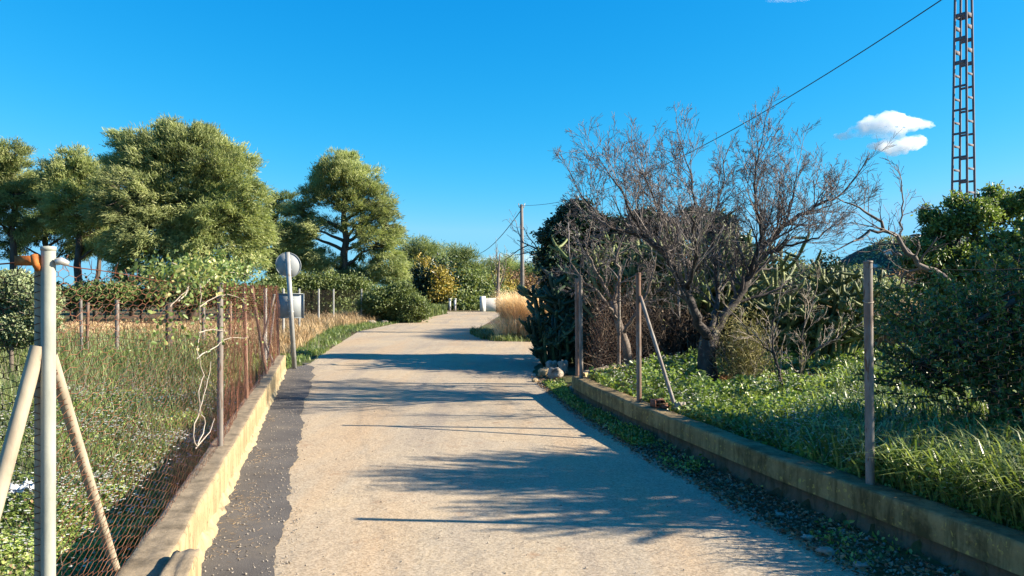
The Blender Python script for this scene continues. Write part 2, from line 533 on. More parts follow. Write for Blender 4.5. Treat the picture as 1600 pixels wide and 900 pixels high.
def roadmat():
    m, N, Lk = newmat("sandy_worn_asphalt")
    pos = position(N)
    big = noise(N, Lk, .35, 5, .6, pos, .3)
    r1 = ramp(N, [(.34, (.27, .218, .155)), (.5, (.37, .305, .213)), (.62, (.44, .34, .21))])
    Lk.new(big.outputs['Fac'], r1.inputs[0])
    col = r1.outputs[0]
    # long tracks along the road, ochre sand
    mp = N.new("ShaderNodeMapping")
    mp.inputs['Rotation'].default_value = (0, 0, R(-13))
    mp.inputs['Scale'].default_value = (1.5, .12, 1)
    Lk.new(pos, mp.inputs[0])
    tr = noise(N, Lk, 1.0, 4, .6, mp.outputs[0], .2)
    r2 = ramp(N, [(.48, (0, 0, 0)), (.66, (.85, .85, .85))])
    Lk.new(tr.outputs['Fac'], r2.inputs[0])
    col = mix(N, Lk, r2.outputs[0], col, (.41, .285, .16))
    r2b = ramp(N, [(.34, (.75, .75, .75)), (.47, (0, 0, 0))])
    Lk.new(tr.outputs['Fac'], r2b.inputs[0])
    col = mix(N, Lk, r2b.outputs[0], col, (.24, .2, .16))
    # aggregate speckle
    vo = N.new("ShaderNodeTexVoronoi")
    vo.inputs['Scale'].default_value = 85
    Lk.new(pos, vo.inputs['Vector'])
    sep = N.new("ShaderNodeSeparateColor")
    Lk.new(vo.outputs['Color'], sep.inputs[0])
    r3 = ramp(N, [(0, (.06, .05, .04)), (.16, (.18, .15, .115)), (.4, (.36, .3, .23)), (1, (.56, .48, .38))])
    Lk.new(sep.outputs[0], r3.inputs[0])
    col = mix(N, Lk, .30, col, r3.outputs[0])
    fine = noise(N, Lk, 60, 4, .7, pos)
    r4 = ramp(N, [(.30, (.66, .63, .58)), (.5, (1, 1, 1)), (.72, (1.2, 1.19, 1.16))])
    Lk.new(fine.outputs['Fac'], r4.inputs[0])
    col = mix(N, Lk, .8, col, r4.outputs[0], 'MULTIPLY')
    # reddish soil spots
    sp = noise(N, Lk, 1.7, 6, .75, pos, .2)
    r5 = ramp(N, [(.61, (0, 0, 0)), (.70, (.7, .7, .7))])
    Lk.new(sp.outputs['Fac'], r5.inputs[0])
    col = mix(N, Lk, r5.outputs[0], col, (.27, .16, .085))
    # hairline cracks
    ck = N.new("ShaderNodeTexVoronoi")
    ck.feature = 'DISTANCE_TO_EDGE'
    ck.inputs['Scale'].default_value = .55
    wob = noise(N, Lk, 2.5, 5, .7, pos)
    vm = N.new("ShaderNodeVectorMath")
    vm.operation = 'ADD'
    Lk.new(pos, vm.inputs[0])
    Lk.new(wob.outputs['Color'], vm.inputs[1])
    Lk.new(vm.outputs[0], ck.inputs['Vector'])
    r6 = ramp(N, [(0, (.55, .55, .55)), (.006, (0, 0, 0))])
    Lk.new(ck.outputs['Distance'], r6.inputs[0])
    col = mix(N, Lk, r6.outputs[0], col, (.16, .13, .1))
    p = N.new("ShaderNodeBsdfPrincipled")
    p.inputs['Roughness'].default_value = .88
    p.inputs['Specular IOR Level'].default_value = .25
    Lk.new(col, p.inputs['Base Color'])
    b = N.new("ShaderNodeBump")
    b.inputs['Strength'].default_value = .75
    b.inputs['Distance'].default_value = .008
    Lk.new(sep.outputs[0], b.inputs['Height'])
    b2 = N.new("ShaderNodeBump")
    b2.inputs['Strength'].default_value = .5
    b2.inputs['Distance'].default_value = .03
    und = noise(N, Lk, 5, 6, .6, pos)
    Lk.new(und.outputs['Fac'], b2.inputs['Height'])
    Lk.new(b.outputs[0], b2.inputs['Normal'])
    Lk.new(b2.outputs[0], p.inputs['Normal'])
    o = N.new("ShaderNodeOutputMaterial")
    Lk.new(p.outputs[0], o.inputs[0])
    return m


def stripmat():
    m, N, Lk = newmat("dark_new_asphalt")
    pos = position(N)
    n1 = noise(N, Lk, 2.2, 6, .6, pos)
    r1 = ramp(N, [(.3, (.078, .072, .068)), (.6, (.112, .104, .097)), (.8, (.16, .145, .122))])
    Lk.new(n1.outputs['Fac'], r1.inputs[0])
    col = r1.outputs[0]
    fn = noise(N, Lk, 170, 3, .7, pos)
    r2 = ramp(N, [(.3, (.5, .5, .5)), (.55, (1, 1, 1)), (.72, (1.9, 1.85, 1.75))])
    Lk.new(fn.outputs['Fac'], r2.inputs[0])
    col = mix(N, Lk, 1.0, col, r2.outputs[0], 'MULTIPLY')
    n3 = noise(N, Lk, 1.3, 7, .8, pos, .3)
    r3 = ramp(N, [(.52, (0, 0, 0)), (.7, (.55, .55, .55))])
    Lk.new(n3.outputs['Fac'], r3.inputs[0])
    col = mix(N, Lk, r3.outputs[0], col, (.2, .165, .115))
    p = N.new("ShaderNodeBsdfPrincipled")
    p.inputs['Roughness'].default_value = .9
    p.inputs['Specular IOR Level'].default_value = .3
    Lk.new(col, p.inputs['Base Color'])
    b = N.new("ShaderNodeBump")
    b.inputs['Strength'].default_value = .7
    b.inputs['Distance'].default_value = .005
    Lk.new(fn.outputs['Fac'], b.inputs['Height'])
    Lk.new(b.outputs[0], p.inputs['Normal'])
    o = N.new("ShaderNodeOutputMaterial")
    Lk.new(p.outputs[0], o.inputs[0])
    return m


def groundmat():
    m, N, Lk = newmat("soil_and_low_growth")
    pos = position(N)
    n1 = noise(N, Lk, 1.4, 8, .7, pos)
    r1 = ramp(N, [(.3, (.05, .032, .02)), (.5, (.10, .065, .04)), (.7, (.17, .12, .08))])
    Lk.new(n1.outputs['Fac'], r1.inputs[0])
    n2 = noise(N, Lk, .22, 6, .7, pos, .3)
    r2 = ramp(N, [(.42, (0, 0, 0)), (.58, (.8, .8, .8))])
    Lk.new(n2.outputs['Fac'], r2.inputs[0])
    n4 = noise(N, Lk, 9, 6, .7, pos)
    r4 = ramp(N, [(.3, (.035, .055, .016)), (.7, (.12, .15, .05))])
    Lk.new(n4.outputs['Fac'], r4.inputs[0])
    col = mix(N, Lk, r2.outputs[0], r1.outputs[0], r4.outputs[0])
    p = N.new("ShaderNodeBsdfPrincipled")
    p.inputs['Roughness'].default_value = .95
    p.inputs['Specular IOR Level'].default_value = .15
    Lk.new(col, p.inputs['Base Color'])
    nb = noise(N, Lk, 22, 8, .7, pos)
    b = N.new("ShaderNodeBump")
    b.inputs['Strength'].default_value = .8
    b.inputs['Distance'].default_value = .03
    Lk.new(nb.outputs['Fac'], b.inputs['Height'])
    Lk.new(b.outputs[0], p.inputs['Normal'])
    o = N.new("ShaderNodeOutputMaterial")
    Lk.new(p.outputs[0], o.inputs[0])
    return m


M['road'], M['strip'], M['ground'] = roadmat(), stripmat(), groundmat()

# ------------------------------------------------------------------ layout curves (metres)
LW = np.array([(0.8, -.95), (3.92, -1.705), (6.37, -2.31), (9.18, -3.0), (11.8, -3.64), (15.2, -4.48)])      # outer edge of the left wall (y, x)
RW = np.array([(0.8, 3.45), (3.86, 2.57), (5.93, 1.98), (8.63, 1.35), (10.2, 1.04), (11.3, .88)])              # outer edge of the right wall
RET = np.array([(.93, 11.36), (1.6, 12.5), (3.1, 14.5), (6.5, 18.0)])                                         # return wall (x, y)


def lw(y):
    return np.interp(y, LW[:, 0], LW[:, 1])


def rw(y):
    return np.interp(y, RW[:, 0], RW[:, 1])


SE = [gnd(*p) for p in [(430, 895), (444, 828), (452, 780), (460, 712), (471, 680), (472, 648), (480, 620), (488, 592), (490, 574)]]
SE = np.array([(.8, -.45)] + [(y, x) for x, y in SE] + [(16.6, -4.3)])
RR = [gnd(*p) for p in [(1325, 881), (1250, 837), (1169, 797), (1112, 762), (1030, 722), (970, 685), (920, 655), (880, 625), (850, 600), (832, 582)]]
RR = np.array([(.8, 3.1), (2.5, 2.6)] + [(y, x) for x, y in RR] + [(16.2, .5), (17.2, .9), (17.9, 2.2), (18.6, 6), (19.5, 9), (21.4, 9), (22.3, 6), (22.9, 2), (23.6, -.3),
              (24.5, -.75), (27.4, -1.25), (31, -1.4), (37.6, -1.1), (50.5, -.6), (51.5, 6), (52.5, 16), (55, 16)])
RL = np.array([(15.2, -4.46), (16.6, -4.35), (18.6, -4.65), (22.6, -5.1), (29, -5.8), (36, -5.4), (42.7, -4.8), (50.5, -4.2), (53, -4.5), (55, -7)])


def road_l(y):
    return np.where(y < 15.2, lw(y) + .01, np.interp(y, RL[:, 0], RL[:, 1]))


def road_r(y):
    return np.interp(y, RR[:, 0], RR[:, 1])


def inside_right(x, y):
    """1 inside the raised right lot"""
    a = (y < 11.3) & (x > rw(y) + .1)
    yret = np.interp(x, RET[:, 0], RET[:, 1])
    b = (y >= 11.3) & (x > .95) & (y < yret)
    return a | b


def height(x, y):
    x, y = np.asarray(x, float), np.asarray(y, float)
    onroad = (x > road_l(y) - .02) & (x < road_r(y) + .02) & (y < 55)
    dr = np.maximum(x - road_r(y), 0)
    soil = .045 * sstep(0, .45, dr) * (y < 14) + .012 * fbm(x, y, 9, 1) * sstep(0, .2, dr)
    h = -.012 + np.where(onroad, 0, soil)
    # left lot lies lower
    left = sstep(-.10, -.22, x - lw(np.minimum(y, 15.2))) * (1 - sstep(14.6, 17.5, y))
    h = h - left * (.15 - .03 * fbm(x, y, 1.2, 2))
    far = sstep(17, 22, y) * sstep(0, 2.0, road_l(y) - x)
    h = h + far * .08 * (fbm(x, y, .4, 3) + .3)
    # right lot lies higher
    c = inside_right(x, y)
    h = np.where(c, .2 + .035 * fbm(x, y, 1.5, 4), h)
    return h + np.where(onroad, 0, .25 * sstep(60, 140, y) * fbm(x, y, .05, 5))


# ------------------------------------------------------------------ the setting
def axis(lo, a, b, hi, step, grow=1.13):
    mid = list(np.arange(a, b, step))
    r, s = [], step
    v = b
    while v < hi:
        r.append(v)
        s *= grow
        v += s
    l, s = [], step
    v = a
    while v > lo:
        s *= grow
        v -= s
        l.append(v)
    return np.array(l[::-1] + mid + r + [hi])


xs = axis(-3500, -6, 7, 3500, .09)
ys = axis(-300, 1, 19, 4200, .09, 1.06)
X, Y = np.meshgrid(xs, ys)
Z = height(X, Y)
g = Geo()
nx, ny = len(xs), len(ys)
ii = (np.arange(ny - 1)[:, None] * nx + np.arange(nx - 1)[None]).ravel()
g.add(np.stack([X, Y, Z], -1), np.stack([ii, ii + 1, ii + 1 + nx, ii + nx], -1))
tag(g.build("ground", M['ground'], smooth=True), kind="structure")


def ribbon(name, mat, yy, lo, hi, z, cols=24, kind="structure"):
    V = []
    for y in yy:
        a, b = float(lo(y)), float(hi(y))
        t = np.linspace(0, 1, cols)
        V.append(np.stack([a + (b - a) * t, np.full(cols, y), np.full(cols, z)], -1))
    n = len(yy)
    i = (np.arange(n - 1)[:, None] * cols + np.arange(cols - 1)[None]).ravel()
    g_ = Geo()
    V = np.concatenate(V)
    V[:, 2] += .003 * fbm(V[:, 0], V[:, 1], 1.1, 3)
    g_.add(V, np.stack([i, i + 1, i + 1 + cols, i + cols], -1))
    return tag(g_.build(name, mat, smooth=True), kind=kind)


yy = np.concatenate([np.arange(-3, 24.5, .06), np.arange(24.5, 55, .3)])


def edge_r(y):
    return road_r(y) + .04 * fbm(y * 0, y, 4, 6) * (1 if y < 17 else .3) + .01 * math.sin(y * 41)


ribbon("road", M['road'], yy, lambda y: road_l(y), edge_r, .003, 30)
ys2 = np.arange(-3, 16.6, .04)
ribbon("asphalt_strip", M['strip'], ys2, lambda y: (lw(y) + .012) if y < 15.2 else road_l(y) + .02,
       lambda y: np.interp(y, SE[:, 0], SE[:, 1]) + .07 * mnoise.noise(Vector((y * 1.3, 5.2, 0))) + .035 * mnoise.noise(Vector((y * 5.1, 7.7, 0))) + .02 * mnoise.noise(Vector((y * 17, 1.7, 0))) - (0 if y < 15.8 else (y - 15.8) * .3), .011, 10)

# hill far behind on the right
g = Geo()
nxh, nyh = 160, 24
hx = np.linspace(-150, 1500, nxh)
hy = np.linspace(800, 1500, nyh)
HX, HYY = np.meshgrid(hx, hy)
env = sstep(450, 580, HX) * (.93 + .07 * np.sin(HX / 60)) * (1 - .35 * sstep(700, 1500, HX))
prof = sstep(800, 1120, HYY) * (1 - sstep(1180, 1500, HYY))
HZ = -2 + 84 * env * prof * (1 + .04 * fbm(HX, HYY, .02, 2))
i = (np.arange(nyh - 1)[:, None] * nxh + np.arange(nxh - 1)[None]).ravel()
g.add(np.stack([HX, HYY, HZ], -1), np.stack([i, i + 1, i + 1 + nxh, i + nxh], -1))
tag(g.build("hills", M['hill'], smooth=True), kind="structure")


def hill_z(x, y):
    e = sstep(450, 580, x) * (.93 + .07 * np.sin(x / 60)) * (1 - .35 * sstep(700, 1500, x))
    p = sstep(800, 1120, y) * (1 - sstep(1180, 1500, y))
    return -2 + 84 * e * p * (1 + .04 * fbm(x, y, .02, 2))


g = Geo()
n = 22000
x, y = rng.uniform(440, 900, n), rng.uniform(830, 1170, n)
m = fbm(x, y, .05, 8) + rng.normal(size=n) * .3 > -.35
x, y = x[m], y[m]
n = len(x)
P = np.stack([x, y, hill_z(x, y) + rng.uniform(0, 5, n)], -1)
g.leaves(P, rng.normal(size=(n, 3)), rng.uniform(2.5, 5, n), rng.uniform(1.5, 3.5, n), .2)
tag(g.build("hillside_woods", M['olive_leaf']), kind="stuff")


# ------------------------------------------------------------------ low walls
def lowwall(name, label, line, width_dir, width, ztop, zbot, mat, n=160, cols=None, foot=None, seed=1, rough=.006):
    """line: outer top edge as (x, y) points; closed section swept along it, slightly irregular"""
    line = np.asarray(line, float)
    seg = np.r_[0, np.cumsum(np.linalg.norm(np.diff(line, axis=0), axis=1))]
    t = np.linspace(0, seg[-1], n)
    P = np.stack([np.interp(t, seg, line[:, 0]), np.interp(t, seg, line[:, 1])], -1)
    T = np.gradient(P, axis=0)
    T = T / np.linalg.norm(T, axis=1, keepdims=True)
    Nn = np.stack([-T[:, 1], T[:, 0]], -1) * width_dir          # towards the inner side
    prof = []                                                   # (inward offset, z, noise key)
    zz = np.linspace(zbot, ztop - .012, 7)
    prof += [(0, z) for z in zz]
    prof += [(.012, ztop)] + [(w, ztop) for w in np.linspace(.04, width - .04, 5)] + [(width - .012, ztop)]
    prof += [(width, z) for z in zz[::-1]]
    prof = np.array(prof)
    k = len(prof)
    V = np.zeros((n, k, 3))
    for j, (o_, z_) in enumerate(prof):
        nz_ = fbm(t, t * 0 + j * .3, 2.5, seed) * rough + fbm(t, t * 0 + j * 1.1, 13, seed + 1) * rough * .35
        chip = np.clip(fbm(t, t * 0, 4.5, seed + 5) - .55, 0, 1) * (.012 if .0 < o_ < .05 or z_ > ztop - .03 else 0)
        nz_ = nz_ + rough * .9 * np.array([mnoise.noise(Vector((v * 3.1, j * .35, seed))) for v in t])
        off = o_ + nz_
        V[:, j, :2] = P + Nn * off[:, None]
        V[:, j, 2] = z_ + (nz_ * .8 - chip if z_ > zbot + .01 else 0)
    root = empty(name, (P[n // 2][0], P[n // 2][1], 0), label, "low wall")
    g_ = Geo()
    i = (np.arange(n - 1)[:, None] * k + np.arange(k - 1)[None]).ravel()
    Q = np.stack([i, i + k, i + 1 + k, i + 1], -1)
    if width_dir < 0:
        Q = Q[:, ::-1]
    ends = []
    Vf = V.reshape(-1, 3)
    for e in (0, n - 1):
        c = V[e].mean(0)
        Vf = np.concatenate([Vf, c[None]])
        ci = len(Vf) - 1
        b = e * k
        ends += [[b + q, b + q + 1, ci] for q in range(k - 1)] + [[b + k - 1, b, ci]]
    g_.add(Vf, Q, ends)
    part(g_, "coping" if foot else "wall_body", mat, root)
    return root, P, T, Nn, t


lwall, LP, LT, LN, Lt = lowwall("low_wall", "cream concrete low wall under the rusted fence beside the dark asphalt", [(x, y) for y, x in LW], 1, .2, .30, -.2, M['wall_cream'], 260, seed=2)
# ragged mortar squeezed out at its foot
g = Geo()
n = 700
tt = np.linspace(.2, Lt[-1] - .1, n)
bx, by = np.interp(tt, Lt, LP[:, 0]), np.interp(tt, Lt, LP[:, 1])
wd = .012 + .05 * np.clip(np.array([mnoise.noise(Vector((v * 1.7, 3.1, 0))) + .6 * mnoise.noise(Vector((v * 7.3, 9.4, 0))) for v in tt]) + .3, 0, 1.5) + .006 * rng.random(n)
V = []
for a in range(n):
    V += [(bx[a] - .01, by[a], .09 + .03 * math.sin(tt[a] * 13)), (bx[a] + wd[a] * .5, by[a], .045 + .012 * rng.random()), (bx[a] + wd[a], by[a], .008)]
i = (np.arange(n - 1)[:, None] * 3 + np.arange(2)[None]).ravel()
g.add(V, np.stack([i, i + 1, i + 4, i + 3], -1))
part(g, "mortar_skirt", M['mortar'], lwall)

# broken end block against the left wall
g = Geo()
def lump(g_, c, size, seed, sub=3, amp=.12, rz=0, squ=4.0, rnd=.5):
    """irregular stone-like body (superellipsoid with noise)"""
    nu, nv = 6 * sub, 3 * sub + 1
    u = np.linspace(0, 2 * math.pi, nu, endpoint=False)
    v = np.linspace(-math.pi / 2, math.pi / 2, nv)
    U, W_ = np.meshgrid(u, v)
    D = np.stack([np.cos(W_) * np.cos(U), np.cos(W_) * np.sin(U), np.sin(W_)], -1).reshape(-1, 3)
    r = 1 / (np.abs(D[:, 0]) ** squ + np.abs(D[:, 1]) ** squ + np.abs(D[:, 2]) ** squ) ** (1 / squ)
    nz_ = np.array([mnoise.noise(Vector((d[0] * 1.9 + seed * 7.3, d[1] * 1.9 + seed, d[2] * 1.9))) for d in D])
    P = D * (r * (1 + amp * 2 * nz_))[:, None] * np.array(size) / 2
    c_, s_ = math.cos(rz), math.sin(rz)
    P = P @ np.array([[c_, -s_, 0], [s_, c_, 0], [0, 0, 1]]).T + np.array(c)
    i = (np.arange(nv - 1)[:, None] * nu + np.arange(nu)[None])
    j = (np.arange(nv - 1)[:, None] * nu + ((np.arange(nu) + 1) % nu)[None])
    g_.add(P, np.stack([i, j, j + nu, i + nu], -1).reshape(-1, 4), rq=np.full((nv - 1) * nu, rnd))


lump(g, (-1.495, 3.40, .13), (.13, .72, .42), 3, 7, .03, R(13.5), 16)
o = g.build("broken_pillar", M['wall_cream'], loc=(-1.495, 3.40, 0))
tag(o, "broken cream concrete block at the near end of the left wall", "concrete block")

rwall, RP, RT, RN, Rt = lowwall("low_wall", "mossy concrete kerb wall in shade along the right side of the road", [(x, y) for y, x in RW], -1, .2, .32, .155, M['wall_moss'], 260, foot=True, seed=6, rough=.005)
g = Geo()
n = 260
V = []
for a in range(n):
    for off, z in ((.0, .165), (.025, .15), (.03 + .015 * math.sin(a * 1.3), .09), (.02 + .02 * math.sin(a * .7 + 1), .03), (-.02 + .02 * math.sin(a * .9), -.06), (.19, -.06), (.19, .165)):
        p = RP[a] + RN[a] * (off + .008 * rng.random())
        V.append((p[0], p[1], z))
i = (np.arange(n - 1)[:, None] * 7 + np.arange(6)[None]).ravel()
g.add(V, np.stack([i, i + 1, i + 8, i + 7], -1))
part(g, "foundation", M['wall_foot'], rwall)
retw = lowwall("low_wall", "sunlit cream return wall behind the far corner post on the right", RET, -1, .17, .37, -.1, M['wall_cream'], 90, seed=9)[0]


# ------------------------------------------------------------------ chain-link fences
def chainlink(g_, line, zb, zt, w=.05, h=.06, r=.0016, seed=0, sag=.012, spikes=True, skip=None):
    """line (x,y) points; zb, zt functions of the distance along it"""
    line = np.asarray(line, float)
    seg = np.r_[0, np.cumsum(np.linalg.norm(np.diff(line, axis=0), axis=1))]
    n = int(seg[-1] / w)
    lv = int(1.9 / (h / 2)) + 1
    k = np.arange(n)[:, None]
    j = np.arange(lv)[None]
    s_ = 1 - 2 * ((j + k) % 2)
    u = k * w + w / 2 + s_ * w * .5 + w * .5 * 0
    u = u + .004 * fbm(k * .7, j * .5, 1.3, seed) + .012 * fbm(k * .05, j * .04, 1, seed + 2)
    z0 = np.interp(u, seg, [zb(v) for v in seg]) if callable(zb) else zb
    zz_ = z0 + j * h / 2
    vert = h * .13
    A = np.stack([u, zz_ - vert], -1)
    B = np.stack([u, zz_ + vert], -1)

    def world_(uz):
        uu, z_ = uz[..., 0], uz[..., 1]
        x_, y_ = np.interp(uu, seg, line[:, 0]), np.interp(uu, seg, line[:, 1])
        off = sag * fbm(uu, z_, 2.1, seed + 1) + sag * .4 * fbm(uu, z_, 9, seed + 3)
        return np.stack([x_ + off, y_ + off * .2, z_ + .006 * fbm(uu, z_, 3, seed)], -1)
    WA, WB = world_(A), world_(B)
    zt_ = np.interp(u, seg, [zt(v) for v in seg])
    ok = zz_ < zt_
    s1 = np.concatenate([WA[ok], WB[:, :-1][ok[:, 1:]]])
    s2 = np.concatenate([WB[ok], WA[:, 1:][ok[:, 1:]]])
    if skip is not None:
        keep = ~skip((s1 + s2) / 2)
        s1, s2 = s1[keep], s2[keep]
    g_.sticks(s1, s2, r, r, 3)
    if spikes:                                    # twisted ends above the top wire
        top = np.argmin(ok, axis=1) - 1
        tp = WB[np.arange(n), top]
        q = rng.normal(size=(n, 3)) * .012
        g_.sticks(tp, tp + q + [0, 0, .035], r * 1.2, r, 3)
    return seg


def wire(g_, pts, r=.002, sag=.02, n=8, sides=4):
    pts = np.asarray(pts, float)
    for a, b in zip(pts[:-1], pts[1:]):
        t = np.linspace(0, 1, n)[:, None]
        P = a + (b - a) * t
        P[:, 2] -= sag * 4 * (t * (1 - t))[:, 0]
        P[1:-1] += rng.normal(size=(n - 2, 3)) * .003
        g_.tube(P, r, sides, False, rnd=rng.random())


def post(name, p0, p1, r, mat, root, cap=True, bend=None):
    g_ = Geo()
    p0, p1 = np.array(p0, float), np.array(p1, float)
    pts = [p0] + ([np.array(bend)] if bend is not None else []) + [p1]
    g_.tube(pts, r, 14, False)
    if cap:
        d = nrm(p1 - p0)
        g_.tube([p1 - d * .002, p1 + d * .012, p1 + d * .014], [r * 1.08, r * 1.08, r * .2], 14, True)
    return part(g_, name, mat, root, smooth=False)


def shade_smooth_tubes(o):
    o.data.polygons.foreach_set("use_smooth", np.ones(len(o.data.polygons), bool))


FL = [(-1.63, 2.7), (-2.42, 6.37), (-3.17, 9.18), (-3.77, 11.8), (-4.23, 13.6), (-4.66, 15.35)]
FLs = np.r_[0, np.cumsum(np.linalg.norm(np.diff(np.array(FL), axis=0), axis=1))]
fence = empty("chain_link_fence", (-1.63, 2.7, 0), "rusted brown chain link fence on the cream wall left of the road", "fence")
pcol = {}
shade_smooth_tubes(post("corner_post", (-1.63, 2.7, -.15), (-1.63, 2.7, 1.738), .0235, M['painted_pipe'], fence))
post("side_post", (-1.683, 2.735, -.15), (-1.683, 2.735, 1.70), .016, M['cream_pipe'], fence, False)
shade_smooth_tubes(post("brace", (-1.66, 2.69, 1.40), (-1.87, 2.36, -.12), .025, M['cream_pipe'], fence))
shade_smooth_tubes(post("brace", (-1.64, 2.73, 1.37), (-1.87, 3.66, .2), .0205, M['cream_pipe'], fence))
shade_smooth_tubes(post("post", (-2.42, 6.37, .28), (-2.42, 6.37, 1.64), .024, M['galv'], fence))
shade_smooth_tubes(post("post", (-3.17, 9.18, .28), (-3.2, 9.18, 1.66), .022, M['rusty_pipe'], fence))
shade_smooth_tubes(post("post", (-3.77, 11.8, .28), (-4.03, 11.9, 1.65), .024, M['rusty_pipe'], fence))
shade_smooth_tubes(post("post", (-4.22, 13.6, .28), (-4.21, 13.6, 1.5), .024, M['galv'], fence, bend=(-4.42, 13.65, .72)))
shade_smooth_tubes(post("post", (-4.66, 15.35, .26), (-4.72, 15.35, 1.66), .025, M['galv'], fence))
shade_smooth_tubes(post("brace", (-4.70, 15.25, 1.3), (-4.55, 14.3, .3), .018, M['galv'], fence))
g = Geo()
chainlink(g, FL[:2], lambda s: .10 if s < .5 else .29, lambda s: np.interp(s, FLs, [1.69, 1.62, 1.65, 1.64, 1.64, 1.64]), .07, .05, .0013, 3, .014)
chainlink(g, FL[1:], lambda s: .29, lambda s: 1.64, .055, .05, .0024, 4, .03)
part(g, "mesh", M['rust_wire'], fence)
g = Geo()
zt = [1.70, 1.63, 1.65, 1.64, 1.64, 1.64]
wire(g, [(x, y, z) for (x, y), z in zip(FL, zt)], .0022, .02, 14)
wire(g, [(x, y, z - 1.3) for (x, y), z in zip(FL, zt)], .0012, .01, 12)
part(g, "line_wire", M['rust_wire'], fence)
g = Geo()
g.box((-1.69, 2.69, 1.70), (.085, .03, .034), R(5))
g.tube([(-1.655, 2.685, 1.67), (-1.655, 2.665, 1.69), (-1.655, 2.66, 1.72)], .012, 8)
part(g, "clamp", M['orange_band'], fence)
g = Geo()
g.tube([(-1.60, 2.69, 1.695), (-1.585, 2.70, 1.70), (-1.565, 2.71, 1.69)], [.012, .014, .009], 8)
part(g, "tensioner", M['zinc'], fence)

sidef = empty("chain_link_fence", (-2.4, 2.75, -.15), "near chain link fence running left from the pale corner post", "fence")
g = Geo()
SFL = [(-1.66, 2.71), (-2.6, 2.9), (-4.6, 3.1)]
chainlink(g, SFL, lambda s: -.05, lambda s: 1.67 + .0 * s, .055, .056, .0015, 9, .01)
part(g, "mesh", M['rust_wire'], sidef)
g = Geo()
wire(g, [(x, y, 1.70) for x, y in SFL], .0028, .012, 10)
part(g, "line_wire", M['rust_wire'], sidef)
shade_smooth_tubes(post("post", (-4.6, 3.1, -.15), (-4.6, 3.1, 1.72), .024, M['galv'], sidef))

# right fence
FR = [(2.9, 3.0), (2.34 + .04, 5.06), (1.47, 8.75), (1.0, 11.15)]
FRs = np.r_[0, np.cumsum(np.linalg.norm(np.diff(np.array(FR), axis=0), axis=1))]
rf = empty("chain_link_fence", (2.36, 5.05, 0), "dark sagging chain link fence on the mossy wall right of the road", "fence")
shade_smooth_tubes(post("post", (3.05, 2.6, .3), (3.05, 2.6, 1.78), .028, M['galv'], rf))
shade_smooth_tubes(post("post", (2.36, 5.06, .3), (2.345, 5.06, 1.775), .029, M['galv'], rf))
shade_smooth_tubes(post("post", (1.445, 8.73, .3), (1.435, 8.73, 1.775), .029, M['galv'], rf))
shade_smooth_tubes(post("post", (1.0, 11.1, .3), (.99, 11.1, 1.785), .028, M['galv'], rf))
shade_smooth_tubes(post("post", (.965, 11.3, .2), (.955, 11.3, 1.76), .032, M['rusty_pipe'], rf, False))
shade_smooth_tubes(post("brace", (1.455, 8.71, 1.52), (1.73, 8.1, .33), .021, M['galv'], rf))
g = Geo()
chainlink(g, [(3.03, 2.6), (2.36, 5.06)], lambda s: .3, lambda s: 1.74, .066, .066, .0006, 15, .03)
part(g, "mesh", M['dull_wire'], rf)
g = Geo()
chainlink(g, FR[1:3], lambda s: .3, lambda s: 1.2 - .15 * s, .062, .07, .0009, 25, .04, spikes=False)
part(g, "mesh", M['dull_wire'], rf)
g = Geo()
chainlink(g, FR[2:], lambda s: .32, lambda s: 1.74, .07, .075, .0013, 35, .02)
part(g, "mesh", M['rust_wire'], rf)
g = Geo()
wire(g, [(3.03, 2.6, 1.73), (2.36, 5.06, 1.74), (1.445, 8.73, 1.7), (1.0, 11.1, 1.74)], .0016, .03, 12)
part(g, "line_wire", M['dull_wire'], rf)
g = Geo()
a = np.linspace(0, 2 * math.pi, 14)
g.tube(np.stack([2.347 + .032 * np.cos(a), 5.06 + .032 * np.sin(a), 1.52 + .01 * np.sin(a)], -1), .003, 5)
part(g, "tie_wire", M['cream_pipe'], rf)

# return fence behind the corner post
rt_ = empty("chain_link_fence", (1.6, 12.5, .3), "dark chain link fence on the return wall before the dead cactus skirt", "fence")
g = Geo()
RL2 = [(1.02, 11.3), (1.75, 12.55), (3.15, 14.5)]
chainlink(g, RL2, lambda s: .37, lambda s: 1.7, .07, .08, .0010, 45, .02)
part(g, "mesh", M['dull_wire'], rt_)
for x, y in RL2[1:]:
    post("post", (x, y, .3), (x, y, 1.72), .026, M['galv'], rt_)

# far boundary fence beyond the sign
ff = empty("chain_link_fence", (-7.0, 28, 0), "grey chain link fence beyond the sign with dry grass at its foot", "fence")
FF = [(-5.2, 16.2), (-6.4, 21.5), (-7.2, 26), (-7.8, 31), (-7.9, 34), (-7.15, 36.5), (-6.6, 40.5)]
for x, y in FF:
    post("post", (x, y, -.05), (x, y, 1.62), .035, M['steel'], ff, False)
g = Geo()
chainlink(g, FF, lambda s: 0.02, lambda s: 1.58, .11, .11, .0024, 51, .02, spikes=False)
part(g, "mesh", M['dull_wire'], ff)

